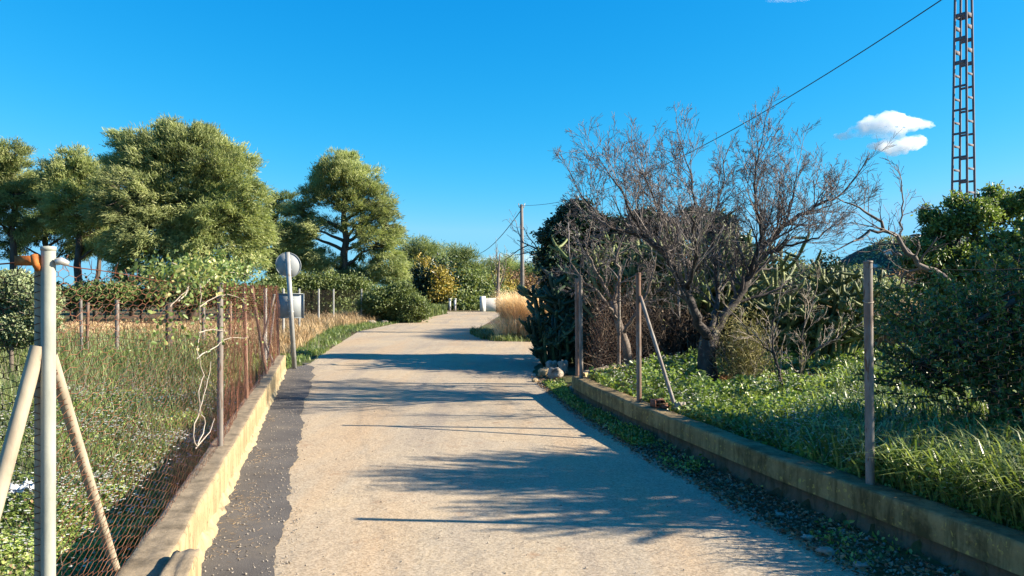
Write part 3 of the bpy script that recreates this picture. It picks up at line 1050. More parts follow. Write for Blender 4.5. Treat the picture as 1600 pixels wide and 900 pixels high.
# inner field fence in the left lot
nf = empty("field_fence", (-10.5, 18.5, -.15), "old low post and wire fence across the weedy lot before the dry field", "fence")
post_spec = [(-30, 18.2, 1.35, .035, 'galv'), (27, 18.6, 1.36, .04, 'cream_pipe'), (128, 18.4, 1.37, .035, 'pole'), (136, 18.7, 1.28, .04, 'galv'), (183, 19.0, 1.34, .05, 'galv'), (264, 17.3, 1.3, .075, 'bark'),
             (318, 19.2, 1.3, .04, 'galv'), (360, 18.8, 1.3, .04, 'rusty_pipe')]
wp = []
for px, y, h_, r_, mt in post_spec:
    x = (px - 800) / F * y
    post("post", (x, y, -.15), (x + .02 * rng.normal(), y, h_), r_, M[mt], nf, False)
    wp.append((x, y, .0))
g = Geo()
for z in (.42, .85, 1.25):
    wire(g, [(x, y, z) for x, y, _ in wp], .006, .03, 6)
part(g, "line_wire", M['dull_wire'], nf)

# ------------------------------------------------------------------ road sign seen from behind
sb = np.array([-4.35, 15.36, 0.])
sg = empty("road_sign", sb, "leaning grey road sign seen from behind, round plate above square plate", "road sign")
top = at(449, 394, 15.25)
ax = nrm(top - sb)
g = Geo()
S = np.array([1., 0, 0])
rot = np.stack([nrm(S - ax * np.dot(S, ax)), np.cross(ax, nrm(S - ax * np.dot(S, ax))), ax], -1)
Lp = np.linalg.norm(top - sb)
g.box(sb + ax * (Lp / 2 - .05), (.085, .045, Lp + .1), tilt=rot)
part(g, "pole", M['steel'], sg)
c1 = at(450, 414, 15.30)
g = Geo()
nseg = 48
a = np.arange(nseg) / nseg * 2 * math.pi
yaw = R(10)
ex = np.array([math.cos(yaw), math.sin(yaw), 0])
ez = nrm(ax)
en = nrm(np.cross(ex, ez))           # towards -y (camera)
rr = .245
def disc(g_, c, r0, y0, y1):
    V = []
    for yv in (y0, y1):
        V += [c + ex * math.cos(t) * r0 + ez * math.sin(t) * r0 + en * yv for t in a]
    V += [c + en * y0, c + en * y1]
    Q = [[q, (q + 1) % nseg, nseg + (q + 1) % nseg, nseg + q] for q in range(nseg)]
    T = [[2 * nseg, (q + 1) % nseg, q] for q in range(nseg)] + [[2 * nseg + 1, nseg + q, nseg + (q + 1) % nseg] for q in range(nseg)]
    g_.add(V, Q, T)
disc(g, c1, rr, -.062, -.045)
g.tube([c1 + ex * math.cos(t) * rr + ez * math.sin(t) * rr - en * .045 for t in np.r_[a, a[:1]]], .007, 6, False)
rp_ = part(g, "round_plate", M['sign_back'], sg)
g = Geo()
for q, w_ in enumerate((.012, .016, .01, .014, .012)):
    g.box(c1 + ex * (-.16 + q * .02) + ez * .1 - en * .0445, (w_, .002, .014), yaw)
part(g, "maker_mark", M['mark'], rp_)
c2 = at(454, 478, 15.32)
g = Geo()
g.box(c2 - en * .055, (.51, .014, .48), yaw)
for s_ in (-1, 1):
    g.box(c2 - en * .045 + ex * .252 * s_, (.012, .02, .49), yaw)
    g.box(c2 - en * .045 + ez * .243 * s_, (.50, .02, .012), yaw)
sp_ = part(g, "square_plate", M['sign_back'], sg)
g = Geo()
g.box(c2 + ex * .15 - ez * .16 - en * .0465, (.11, .003, .018), yaw)
part(g, "maker_mark", M['mark'], sp_)
for cc, dz in ((c1, .1), (c1, -.1), (c2, .12), (c2, -.12)):
    g = Geo()
    g.box(cc + ez * dz + en * .005, (.11, .07, .03), yaw)
    part(g, "bracket", M['steel'], sg)


# ------------------------------------------------------------------ plants: generators
def polylines_grow(out, p, d, L, r, lvl, up=.12, wig=.22, nk=(4, 5, 4), ang=(28, 60), shrink=.55, segs=6, rmin=.0025, taper=.45):
    p, d = np.array(p, float), nrm(d)
    pts, rads = [p.copy()], [r]
    sl = L / segs
    for i in range(segs):
        d = nrm(d + rng.normal(size=3) * wig + np.array([0, 0, up]))
        p = p + d * sl
        pts.append(p.copy())
        rads.append(max(rmin, r * (1 - (1 - taper) * (i + 1) / segs)))
    out.append((np.array(pts), np.array(rads), lvl))
    if lvl <= 0:
        return
    k = nk[min(lvl - 1, len(nk) - 1)]
    for q in range(k):
        t = (.18 + .8 * (q + rng.random()) / k)
        i = min(int(t * segs), segs - 1)
        b = pts[i] + (pts[i + 1] - pts[i]) * (t * segs - i)
        dd = nrm(pts[i + 1] - pts[i])
        s_ = nrm(np.cross(dd, rng.normal(size=3)))
        a_ = R(rng.uniform(*ang))
        cd = dd * math.cos(a_) + s_ * math.sin(a_)
        polylines_grow(out, b, cd, L * shrink * rng.uniform(.6, 1.25) * (1.15 - .4 * t), max(rmin, rads[i] * .55), lvl - 1, up, wig, nk, ang, shrink, max(3, segs - 1), rmin, taper)


def tubes(g_, out, sides=5):
    for pts, rads, lvl in out:
        if rads[0] < .007:
            g_.sticks(pts[:-1], pts[1:], rads[:-1], rads[1:], 3, rnd=rng.random())
        else:
            g_.tube(pts, rads, 8 if rads[0] > .04 else sides, True, rnd=rng.random())


def limb(a, b, sag=.15, n=8, wig=.06):
    a, b = np.array(a, float), np.array(b, float)
    t = np.linspace(0, 1, n)[:, None]
    L = np.linalg.norm(b - a)
    P = a + (b - a) * t
    P[:, 2] += sag * L * (t * (1 - t) * 4)[:, 0] * .5
    P[1:-1] += rng.normal(size=(n - 2, 3)) * wig * L * .3
    return P


def crown_tree(name, label, cat, base, top_trunk, lobes, d, mleaf, mbark, kind='needle', r0=.22, dens=1.0, size=1.0, group=None, yj=.55, flat=.8, limbs=True, clump=.42, upb=.5,
               bare=0, per=95):
    """lobes: (px, py, radius px) at distance d; the crown is made of leaf clumps spread through lobe volumes"""
    base = np.array(base, float)
    root = empty(name, base, label, cat, group)
    g_, b_ = Geo(), Geo()
    top_trunk = np.array(top_trunk, float)
    tr = limb(base - [0, 0, .1], top_trunk, 0, 9, .03)
    b_.tube(tr, np.linspace(r0, r0 * .35, 9), 10)
    LC = []
    for (px, py, rp) in lobes:
        r_ = rp * d / F
        c = at(px, py, d) + np.array([0, rng.uniform(-yj, yj) * r_ * 1.2, 0])
        LC.append((c, r_))
    ctr = np.mean([c for c, _ in LC], 0)
    for c, r_ in LC:
        if limbs:
            f = np.clip((c[2] - r_ * .9 - base[2]) / (top_trunk[2] - base[2] + 1e-6), .25, .97)
            i = int(f * 8)
            st = tr[i] + (tr[min(i + 1, 8)] - tr[i]) * (f * 8 - i)
            lb = limb(st, c, .12, 8, .05)
            b_.tube(lb, np.linspace(r0 * .38, r0 * .12, 8), 6)
        n = max(6, int(40 * dens * r_ * r_ / (clump / .42) ** 2))
        D = nrm(rng.normal(size=(n, 3)))
        rad = r_ * rng.random(n) ** .38
        C = c + D * rad[:, None] * np.array([1, 1, flat])
        if limbs:
            for q in range(0, n, 2):
                b_.sticks([c + (C[q] - c) * .0], [C[q] + nrm(C[q] - c) * .2], r0 * .07 + .004, .006, 3)
        m_ = per
        for q in range(n):
            out = nrm(C[q] - ctr + (C[q] - c) * .8 + np.array([0, 0, upb]))
            cr = clump * size * rng.uniform(.6, 1.25)
            P = rng.normal(size=(m_, 3)) * cr * .42 * np.array([1, 1, .62])
            P = C[q] + P + out * rng.uniform(-.1, .2) * cr
            shade_ = rng.random()
            rn = np.clip(.5 * shade_ + .5 * rng.random(m_), 0, 1)
            if kind == 'needle':
                Dn = nrm(out * 1.0 + rng.normal(size=(m_, 3)) * .55)
                g_.needles(P, Dn, rng.uniform(.12, .26, m_) * size, rng.uniform(.022, .045, m_) * size, rnd=rn, N=nrm(C[q] - c) * .35 + SUNV * .6 + rng.normal(size=(m_, 3)) * .5)
            else:
                Dn = nrm(out * .5 + rng.normal(size=(m_, 3)))
                g_.leaves(P, Dn, rng.uniform(.07, .13, m_) * size, rng.uniform(.035, .065, m_) * size, rnd=rn, N=nrm(C[q] - c) * .35 + SUNV * .6 + rng.normal(size=(m_, 3)) * .55)
    part(b_, "trunk", mbark, root)
    part(g_, "crown", mleaf, root)
    return root


def gz(x, y):
    return float(height(np.array([x]), np.array([y]))[0])


def tree_at(px, d, z=None):
    x = (px - 800) / F * d
    return (x, d, gz(x, d) if z is None else z)


# ---- pines on the left
PG = "pine trees along the left lot"
crown_tree("pine_tree", "largest pine on the left, broad rounded yellow green crown above the vine covered fence", "pine tree", tree_at(300, 38), at(305, 270, 38),
           [(240, 245, 58), (300, 235, 52), (205, 225, 34), (255, 210, 30), (345, 262, 55), (385, 315, 40), (395, 360, 34), (225, 310, 62), (300, 320, 70), (360, 345, 50), (250, 375, 55), (330, 395, 50),
            (390, 400, 32), (200, 385, 36), (288, 415, 38), (352, 238, 25), (165, 330, 30), (365, 425, 28), (265, 290, 40), (330, 300, 40), (290, 360, 45), (250, 330, 40), (400, 345, 22), (318, 212, 22), (185, 260, 22), (250, 432, 26), (330, 440, 26), (205, 425, 22), (408, 300, 14), (372, 250, 16), (182, 212, 14), (270, 196, 14), (412, 372, 14)], 38, M['pine_needles'], M['bark'], r0=.3, group=PG, dens=1.25)
crown_tree("pine_tree", "leftmost pine at the photo's edge with bare lower trunk", "pine tree", tree_at(22, 42), at(20, 270, 42),
           [(0, 255, 36), (30, 248, 30), (15, 290, 46), (-30, 280, 45), (45, 305, 30), (-10, 335, 42), (40, 350, 30)], 42, M['pine_needles'], M['bark'], r0=.24, group=PG, dens=1.2)
crown_tree("pine_tree", "second pine from the left edge, dark trunk and lighter green top", "pine tree", tree_at(122, 41), at(125, 270, 41),
           [(120, 258, 30), (98, 275, 28), (145, 270, 32), (115, 310, 44), (160, 320, 38), (85, 330, 34), (130, 365, 42), (165, 375, 34)], 41, M['pine_needles'], M['bark'], r0=.24, group=PG, dens=1.2)
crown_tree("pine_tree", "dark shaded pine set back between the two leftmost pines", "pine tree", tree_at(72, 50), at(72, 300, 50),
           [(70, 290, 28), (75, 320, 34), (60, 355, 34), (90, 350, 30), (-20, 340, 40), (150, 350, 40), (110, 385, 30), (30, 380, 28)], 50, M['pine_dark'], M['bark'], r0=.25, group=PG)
crown_tree("pine_tree", "tall open pine right of the round sign with its forked trunk showing", "pine tree", tree_at(535, 48), at(538, 300, 48),
           [(535, 268, 34), (510, 282, 30), (565, 285, 34), (545, 252, 20), (500, 305, 28), (580, 318, 36), (545, 315, 30), (600, 350, 30), (590, 385, 36), (612, 372, 20), (560, 352, 22), (470, 335, 28), (455, 365, 30), (490, 360, 20), (475, 395, 32),
            (510, 415, 32), (560, 425, 34), (610, 420, 34), (540, 440, 26), (515, 350, 16)], 48, M['pine_needles'], M['bark'], r0=.34, group=PG, dens=1.15)
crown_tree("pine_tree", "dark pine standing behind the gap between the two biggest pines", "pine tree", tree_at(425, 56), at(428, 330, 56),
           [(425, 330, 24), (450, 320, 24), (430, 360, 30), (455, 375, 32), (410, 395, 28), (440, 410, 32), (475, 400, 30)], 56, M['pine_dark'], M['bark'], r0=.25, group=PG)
for i, (px, d_, tz, lab) in enumerate([(150, 44, 360, "bare leaning pine trunk under the second pine crown"), (205, 45, 370, "slim dark pine trunk behind the biggest crown's left skirt")]):
    crown_tree("pine_tree", lab, "pine tree", tree_at(px, d_), at(px + 6, tz - 60, d_), [(px + 5, tz - 60, 30), (px - 5, tz - 20, 24)], d_, M['pine_dark'], M['bark'], r0=.16, group=PG)

# ---- mid distance trees beyond the road bend
TG = "trees beyond the road bend"
crown_tree("pine_tree", "green pine just right of the tall open pine, beyond the round bush", "pine tree", tree_at(655, 75), at(655, 390, 75),
           [(655, 388, 20), (640, 405, 24), (672, 400, 22), (650, 430, 28), (680, 425, 20), (630, 440, 22)], 75, M['pine_far'], M['bark'], r0=.3, group=TG, size=1.5, per=60, dens=1.9, clump=.6)
crown_tree("pine_tree", "round topped green pine behind the small lattice tower", "pine tree", tree_at(715, 88), at(712, 400, 88),
           [(705, 400, 18), (725, 405, 20), (690, 418, 20), (740, 425, 18), (715, 430, 26), (735, 450, 24), (700, 455, 22), (755, 445, 16)], 88, M['pine_far'], M['bark'], r0=.3, group=TG, size=1.7, per=60, dens=1.9, clump=.7)
crown_tree("evergreen_tree", "dark tree with orange tinged foliage at the road bend", "tree", tree_at(668, 62), at(668, 440, 62),
           [(650, 440, 20), (672, 428, 18), (690, 445, 22), (660, 465, 22), (685, 470, 22)], 62, M['dark_leaf'], M['bark'], 'leaf', r0=.2, group=TG, size=2.6, per=50, dens=2.0, clump=.6)
crown_tree("autumn_tree", "small tree with bright yellow leaves at the road bend", "tree", tree_at(690, 60), at(690, 440, 60),
           [(688, 425, 9), (694, 442, 13), (684, 458, 10), (664, 412, 6), (700, 455, 8)], 60, M['yellow_leaf'], M['bark'], 'leaf', r0=.1, group=TG, size=2.0, per=34, dens=1.6, clump=.5)
crown_tree("evergreen_tree", "grey green loose tree left of the white wall", "tree", tree_at(735, 64), at(735, 440, 64),
           [(735, 445, 20), (720, 460, 18), (750, 460, 16), (738, 470, 16)], 64, M['shrub_leaf'], M['bark'], 'leaf', r0=.15, group=TG, size=2.6, per=50, clump=.6, dens=2.0)
for k, (px, py, r_, d_, mt, lab) in enumerate([
        (765, 420, 18, 110, 'pine_dark', "small far pine just left of the tall dead tree"),
        (796, 415, 17, 115, 'pine_needles', "small far pine between dead tree and utility pole"),
        (825, 422, 14, 105, 'pine_dark', "small far pine just right of the utility pole"),
        (848, 430, 16, 100, 'pine_dark', "dark far tree partly behind the big cactus"),
        (778, 452, 17, 78, 'yellow_leaf', "low yellowish tree above the white wall"),
        (810, 445, 18, 90, 'brown_leaf', "brownish far bush at the foot of the utility pole"),
        (733, 470, 10, 60, 'shrub_leaf', "green hedge bush at the left end of the white wall"),
        (768, 458, 8, 62, 'shrub_leaf', "green climber hanging over the white wall")]):
    x0 = tree_at(px, d_)
    crown_tree("far_tree", lab, "tree", x0, at(px, py, d_), [(px, py, r_), (px - r_ * .7, py + r_ * .5, r_ * .8), (px + r_ * .7, py + r_ * .6, r_ * .8), (px, py + r_ * 1.2, r_)], d_, M[mt], M['bark'],
               'needle' if 'pine' in mt else 'leaf', r0=.2, group=TG, size=(1.9 if 'pine' in mt else 2.6), per=50, clump=.75, dens=1.9)

# ---- shrubs
SG = "round shrubs near the left verge"
crown_tree("round_bush", "large rounded green bush at the left road edge beyond the sign", "bush", tree_at(610, 37), at(612, 470, 37),
           [(600, 470, 24), (625, 465, 22), (580, 478, 20), (645, 475, 20), (610, 488, 22), (585, 492, 16), (640, 490, 18), (625, 452, 14), (655, 488, 12)], 37, M['shrub_leaf'], M['bark'], 'leaf',
           r0=.08, size=1.1, per=70, dens=3.4, clump=.3, limbs=False)
for k, (px, py, r_, d_, lab) in enumerate([(475, 440, 17, 42, "dense green thicket clump just right of the sign"), (510, 442, 16, 42, "middle green thicket clump under the tall open pine"), (548, 445, 17, 42, "green thicket clump nearest the round bush"),
                                          (428, 445, 16, 40, "dark thicket clump behind the fence end")]):
    crown_tree("thicket_shrub", lab, "shrub", tree_at(px, d_), at(px, py, d_), [(px, py, r_), (px - 14, py + 8, r_), (px + 14, py + 8, r_), (px, py + 20, r_), (px - 10, py + 34, r_), (px + 12, py + 34, r_)], d_, M['shrub_leaf'], M['bark'], 'leaf',
               r0=.06, size=1.3, per=50, dens=2.2, clump=.36, limbs=False, group="thicket under the pines")
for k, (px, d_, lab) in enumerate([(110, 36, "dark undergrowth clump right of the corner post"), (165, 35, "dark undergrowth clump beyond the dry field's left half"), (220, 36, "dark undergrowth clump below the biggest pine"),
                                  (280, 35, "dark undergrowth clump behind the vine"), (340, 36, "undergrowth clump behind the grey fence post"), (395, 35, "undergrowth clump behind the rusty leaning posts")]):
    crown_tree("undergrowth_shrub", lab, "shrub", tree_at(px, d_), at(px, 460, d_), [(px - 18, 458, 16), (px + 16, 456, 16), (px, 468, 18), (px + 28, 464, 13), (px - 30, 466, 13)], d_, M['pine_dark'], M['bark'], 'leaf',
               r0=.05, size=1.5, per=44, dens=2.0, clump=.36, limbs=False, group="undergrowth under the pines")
crown_tree("olive_bush", "grey green olive bush behind the mesh at the left edge", "bush", tree_at(20, 14.5, -.15), at(15, 450, 14.5),
           [(10, 455, 38), (45, 470, 34), (-20, 465, 38), (30, 510, 34), (-10, 520, 34), (60, 500, 24)], 14.5, M['olive_leaf'], M['pale_bark'], 'leaf', r0=.05, size=.62, per=60, dens=7, clump=.2, limbs=True)


# ------------------------------------------------------------------ bare almond tree on the right
def bare_tree(name, label, base, trunk_pts, trunk_r, limbs_, lvl=3, tw=M['twig'], bark=M['almond_bark'], L0=1.0, nk=(4, 5, 5), up=.14, side=.5, kid=7, rmin=.0032):
    root = empty(name, base, label, "bare tree")
    t_, b_ = Geo(), Geo()
    t_.tube(np.array(trunk_pts), trunk_r, 14)
    part(t_, "trunk", bark, root, True)
    lg, out = Geo(), []
    for P, ra, rb in limbs_:
        P = np.array(P)
        s_ = np.r_[0, np.cumsum(np.linalg.norm(np.diff(P, axis=0), axis=1))]
        n = max(8, int(s_[-1] / .09))
        t = np.linspace(0, s_[-1], n)
        Q = np.stack([np.interp(t, s_, P[:, k]) for k in range(3)], -1)
        for _ in range(3):
            Q[1:-1] = (Q[:-2] + Q[1:-1] * 2 + Q[2:]) / 4
        Q[1:-1] += rng.normal(size=(n - 2, 3)) * .014
        rr_ = np.linspace(ra, rb, n)
        lg.tube(Q, rr_, 9)
        # side branches
        m_ = max(3, int(kid * s_[-1]))
        for q in range(m_):
            f = .2 + .8 * (q + rng.random()) / m_
            i = min(int(f * (n - 1)), n - 2)
            dd = nrm(Q[i + 1] - Q[i])
            sd = nrm(np.cross(dd, rng.normal(size=3)))
            a_ = R(rng.uniform(30, 70))
            d_ = dd * math.cos(a_) + sd * math.sin(a_) + np.array([0, 0, side])
            polylines_grow(out, Q[i], d_, L0 * rng.uniform(.55, 1.25) * (1.1 - .35 * f), max(.006, rr_[i] * .42), lvl - 1, up, .12, nk, (22, 48), .56, 6, rmin)
        polylines_grow(out, Q[-1], Q[-1] - Q[-2] + np.array([0, 0, .02]), L0 * .9, rb, lvl - 1, up, .11, nk, (22, 45), .58, 6, rmin)
    part(lg, "limbs", bark, root, True)
    big, small = [o for o in out if o[1][0] >= .0075], [o for o in out if o[1][0] < .0075]
    tubes(b_, big, 5)
    tubes(b_, small, 3)
    part(b_, "twigs", tw, root)
    return root, len(out)


B = 11.0
def A(px, py, dy=0.0):
    return at(px, py, B + dy)


base = A(1105, 608)
root, cnt = bare_tree("almond_tree", "large bare almond tree with dark leaning trunk behind the braced post", (base[0], base[1], .2),
    [A(1104, 618), A(1106, 590), A(1104, 560, .05), A(1107, 535, .05), A(1112, 515, .1)], [.19, .15, .13, .135, .12],
    [([A(1108, 530), A(1085, 490, -.1), A(1072, 455, -.15), A(1056, 425, -.2), A(1035, 388, -.25), A(1005, 366, -.3), A(960, 358, -.3)], 0.076, 0.021),
     ([A(1112, 522, .1), A(1135, 490, .2), A(1158, 462, .25), A(1170, 430, .3), A(1186, 398, .35), A(1225, 352, .4), A(1280, 320, .4), A(1318, 300, .4)], 0.076, 0.013),
     ([A(1170, 430, .3), A(1190, 375, .1), A(1182, 320, .0), A(1178, 270, -.1), A(1190, 225, -.1)], 0.032, 0.008),
     ([A(1110, 520), A(1122, 470, .4), A(1118, 420, .6), A(1112, 370, .7), A(1118, 325, .8), A(1132, 280, .9)], 0.043, 0.010),
     ([A(1056, 425, -.2), A(1048, 375, .1), A(1030, 330, .3), A(1012, 290, .4), A(1000, 265, .4)], 0.032, 0.008),
     ([A(1005, 366, -.3), A(985, 330, -.5), A(975, 300, -.6), A(950, 270, -.6)], 0.022, 0.007),
     ([A(960, 358, -.3), A(930, 330, -.3), A(905, 300, -.2)], 0.017, 0.007),
     ([A(1225, 352, .4), A(1240, 310, .6), A(1245, 270, .7)], 0.022, 0.007),
     ([A(1072, 455, -.15), A(1090, 400, -.7), A(1080, 350, -1.0), A(1085, 300, -1.2), A(1075, 260, -1.2)], 0.030, 0.008),
     ([A(1186, 398, .35), A(1230, 385, .1), A(1275, 372, -.2), A(1310, 350, -.3)], 0.025, 0.007)],
    L0=.74, nk=(4, 4, 4), kid=13, lvl=4, side=.5, up=.06, rmin=.0024)
print("almond polylines", cnt)

base = at(1545, 600, 9.5)
def A2(px, py, dy=0.0):
    return at(px, py, 9.3 + dy)
root, cnt = bare_tree("fig_tree", "arching bare grey tree reaching left out of the dark glossy tree", (base[0], 9.5, .2),
    [A2(1548, 600), A2(1525, 520), A2(1500, 460), A2(1470, 430)], [.07, .06, .05, .045],
    [([A2(1470, 430), A2(1440, 415), A2(1417, 397), A2(1410, 375), A2(1396, 362), A2(1377, 355), A2(1350, 362), A2(1338, 375)], .04, .012),
     ([A2(1380, 358), A2(1365, 338), A2(1340, 322), A2(1320, 316)], .02, .008),
     ([A2(1409, 380), A2(1408, 340), A2(1410, 305)], .012, .008),
     ([A2(1410, 400), A2(1385, 390), A2(1360, 393)], .018, .006),
     ([A2(1440, 415, .1), A2(1410, 430, .3), A2(1402, 455, .4)], .022, .008)],
    L0=.45, nk=(3, 3, 3), kid=7, lvl=3, side=.25, up=.02, tw=M['twig'], bark=M['pale_bark'], rmin=.0028)
# small multi-stemmed sapling
def A3(px, py, dy=0.0):
    return at(px, py, 9.9 + dy)
b0 = A3(1228, 622)
bare_tree("bare_sapling", "small bare two stemmed sapling with pale twigs in the green weeds", (b0[0], b0[1], .2),
    [A3(1227, 625), A3(1226, 610)], [.03, .026],
    [([A3(1226, 615), A3(1218, 585), A3(1212, 555), A3(1205, 520), A3(1215, 480)], .022, .008),
     ([A3(1232, 618), A3(1248, 585), A3(1255, 560), A3(1285, 540), A3(1320, 520), A3(1345, 505)], .02, .006),
     ([A3(1212, 555), A3(1180, 530), A3(1160, 505)], .012, .006),
     ([A3(1250, 575), A3(1252, 530), A3(1262, 490), A3(1275, 455)], .014, .006)],
    L0=.42, nk=(3, 3, 3), kid=8, lvl=3, side=.35, up=.03, bark=M['almond_bark'], tw=M['pale_stem'], rmin=.0026)
# dead pale vine-wrapped tree near the corner
def A4(px, py, dy=0.0):
    return at(px, py, 12.8 + dy)
b0 = A4(975, 560)
bare_tree("dead_tree", "pale twisted dead tree tangled with dry vines behind the corner post", (b0[0], b0[1], .2),
    [A4(985, 590), A4(978, 540), A4(965, 500), A4(958, 470)], [.07, .075, .06, .05],
    [([A4(958, 470), A4(940, 440), A4(925, 415), A4(915, 385), A4(925, 345)], .03, .009),
     ([A4(960, 475), A4(968, 430), A4(962, 390), A4(985, 350)], .03, .009),
     ([A4(965, 500, -.2), A4(940, 460, -.4), A4(905, 435, -.4), A4(890, 400, -.3)], .03, .01),
     ([A4(975, 520, -.3), A4(1000, 480, -.5), A4(1020, 440, -.5), A4(1025, 400, -.5)], .03, .01)],
    L0=.65, nk=(4, 4, 3), kid=9, lvl=4, side=.15, up=.0, bark=M['pale_bark'], tw=M['twig'], rmin=.0026)
# distant dead tree by the white wall
def A5(px, py, dy=0.0):
    return at(px, py, 53 + dy)
b0 = A5(778, 488)
bare_tree("dead_tree", "tall thin dead tree standing in front of the white wall", (b0[0], b0[1], 0),
    [A5(778, 488), A5(778, 450), A5(779, 420), A5(781, 396)], [.16, .12, .08, .03],
    [([A5(778, 460), A5(772, 440), A5(768, 425)], .05, .02), ([A5(778, 455), A5(786, 435), A5(790, 415)], .05, .02), ([A5(779, 430), A5(776, 415), A5(777, 402)], .04, .02)],
    L0=1.2, nk=(3, 3), kid=2, lvl=2, side=.6, up=.1, bark=M['pale_bark'], tw=M['pale_stem'], rmin=.012)
# bare limb sticking out left of the dark evergreen
def A6(px, py, dy=0.0):
    return at(px, py, 17.6 + dy)

# ------------------------------------------------------------------ dark evergreen and cacti
crown_tree("carob_tree", "dark evergreen tree rising behind the tall cactus right of the road", "tree", tree_at(905, 17.8), at(900, 380, 17.8),
           [(885, 350, 24), (905, 335, 22), (870, 370, 24), (900, 375, 32), (935, 360, 30), (865, 410, 28), (895, 420, 34), (940, 405, 34), (875, 450, 28), (970, 370, 30), (990, 420, 34), (920, 455, 34), (1010, 350, 28), (1045, 370, 30), (1085, 350, 28), (1120, 360, 28), (1150, 390, 26)],
           17.8, M['dark_leaf'], M['bark'], 'leaf', r0=.14, size=.85, per=55, dens=4.2, clump=.26, limbs=True, yj=.5)
g = empty("dead_branch_tree", A6(880, 560), "bare dead limb reaching left of the dark evergreen towards the utility pole", "dead tree")
bg_, out = Geo(), []
bg_.tube([A6(905, 560), A6(895, 500), A6(878, 440), A6(862, 410), A6(845, 392), A6(826, 383), A6(808, 375)], [.07, .06, .045, .03, .022, .015, .008], 7)
for p_, d_ in ((A6(862, 410), (-.4, 0, .6)), (A6(845, 392), (-.5, .1, -.2)), (A6(840, 390), (-.3, 0, .8)), (A6(826, 383), (-.6, 0, -.3)), (A6(818, 380), (-.4, 0, .5)), (A6(855, 402), (-.7, -.2, .1))):
    polylines_grow(out, p_, d_, .65, .014, 2, .03, .2, (3, 4), (25, 60), .5, 5, .004)
tubes(bg_, out)
part(bg_, "branches", M['twig'], g)


def cactus(name, label, base, n, spread, hgt, r=.045, mat='cactus', arms=4, lean=(0, 0), leafy=True, skirt=0, ylong=1.0, up=.16):
    root = empty(name, base, label, "cactus")
    g_, l_ = Geo(), Geo()
    base = np.array(base, float)
    for k in range(n):
        a_ = rng.random() * 2 * math.pi
        q = math.sqrt(rng.random())
        p = base + np.array([math.cos(a_) * q * spread[0] * .6, math.sin(a_) * q * spread[1] * .6, 0])
        d = np.array([math.cos(a_) * q * .9 * spread[0] / hgt + lean[0], math.sin(a_) * q * .9 * spread[1] / hgt + lean[1], 1.0])
        L = hgt * rng.uniform(.55, 1.0)
        out = []

        def stem(p, d, L, r_, lv):
            d = nrm(d)
            sg_ = max(4, int(L / .12))
            pts = [p]
            for i in range(sg_):
                d = nrm(d + rng.normal(size=3) * .1 + np.array([0, 0, up]))
                p = p + d * L / sg_
                pts.append(p)
            m__ = len(pts)
            rd = r_ * (1 + .12 * np.sin(np.arange(m__) * 1.4))
            rd[0] *= .7
            rd[-1] *= .75
            out.append((np.array(pts), rd))
            if lv > 0:
                for c_ in range(arms if lv > 1 else max(2, arms - 1)):
                    i = int(rng.uniform(.3, .92) * (m__ - 1))
                    th = rng.random() * 2 * math.pi
                    stem(pts[i], np.array([math.cos(th), math.sin(th), rng.uniform(-.1, .4)]), L * rng.uniform(.25, .5), r_ * .85, lv - 1)
        stem(p, d, L, r, 2)
        for pts, rd in out:
            g_.tube(pts, rd, 7, True, rnd=rng.random())
            if leafy:                                   # short awl-shaped leaves towards the tips
                m_ = int(len(pts) * 3)
                idx = rng.integers(max(0, len(pts) - 5), len(pts), m_)
                D = nrm(rng.normal(size=(m_, 3)) + [0, 0, .4])
                l_.needles(pts[idx] + D * r * .7, D, rng.uniform(.03, .07, m_), .012)
    part(g_, "stems", M[mat], root, True)
    if leafy:
        part(l_, "spines", M[mat], root)
    return root


CG = "tree cacti in the hedge right of the road"
def cac(name, label, px, py, d, z, **k):
    x = (px - 800) / F * d
    o = cactus(name, label, (x, d, z), **k)
    o["group"] = CG
    return o


cac("tree_cactus", "dark low branching cactus spreading onto the gateway beside the rubble", 878, 565, 16.2, 0, n=34, spread=(.75, .6), hgt=1.2, r=.035)
cac("tree_cactus", "tall dark cactus under the evergreen at the hedge's left end", 895, 560, 17.0, 0, n=24, spread=(.8, .7), hgt=2.3, r=.048)
cac("tree_cactus", "tall green cactus behind the leftmost almond limbs", 990, 560, 15.6, .1, n=30, spread=(.8, .5), hgt=2.6, r=.038, mat='cactus_pale')
cac("tree_cactus", "tall pale green cactus directly behind the almond trunk", 1085, 560, 15.4, .1, n=40, spread=(1.3, .6), hgt=2.9, r=.038, mat='cactus_pale')
cac("tree_cactus", "tall green cactus right behind the almond's right limb", 1165, 560, 15.8, .1, n=30, spread=(1.1, .6), hgt=2.5, r=.038, mat='cactus_pale')
cac("tree_cactus", "wide many armed cactus seen between sapling and tall grey post", 1275, 560, 14.0, .15, n=32, spread=(1.5, .6), hgt=2.0, r=.036, mat='cactus_pale', arms=5)

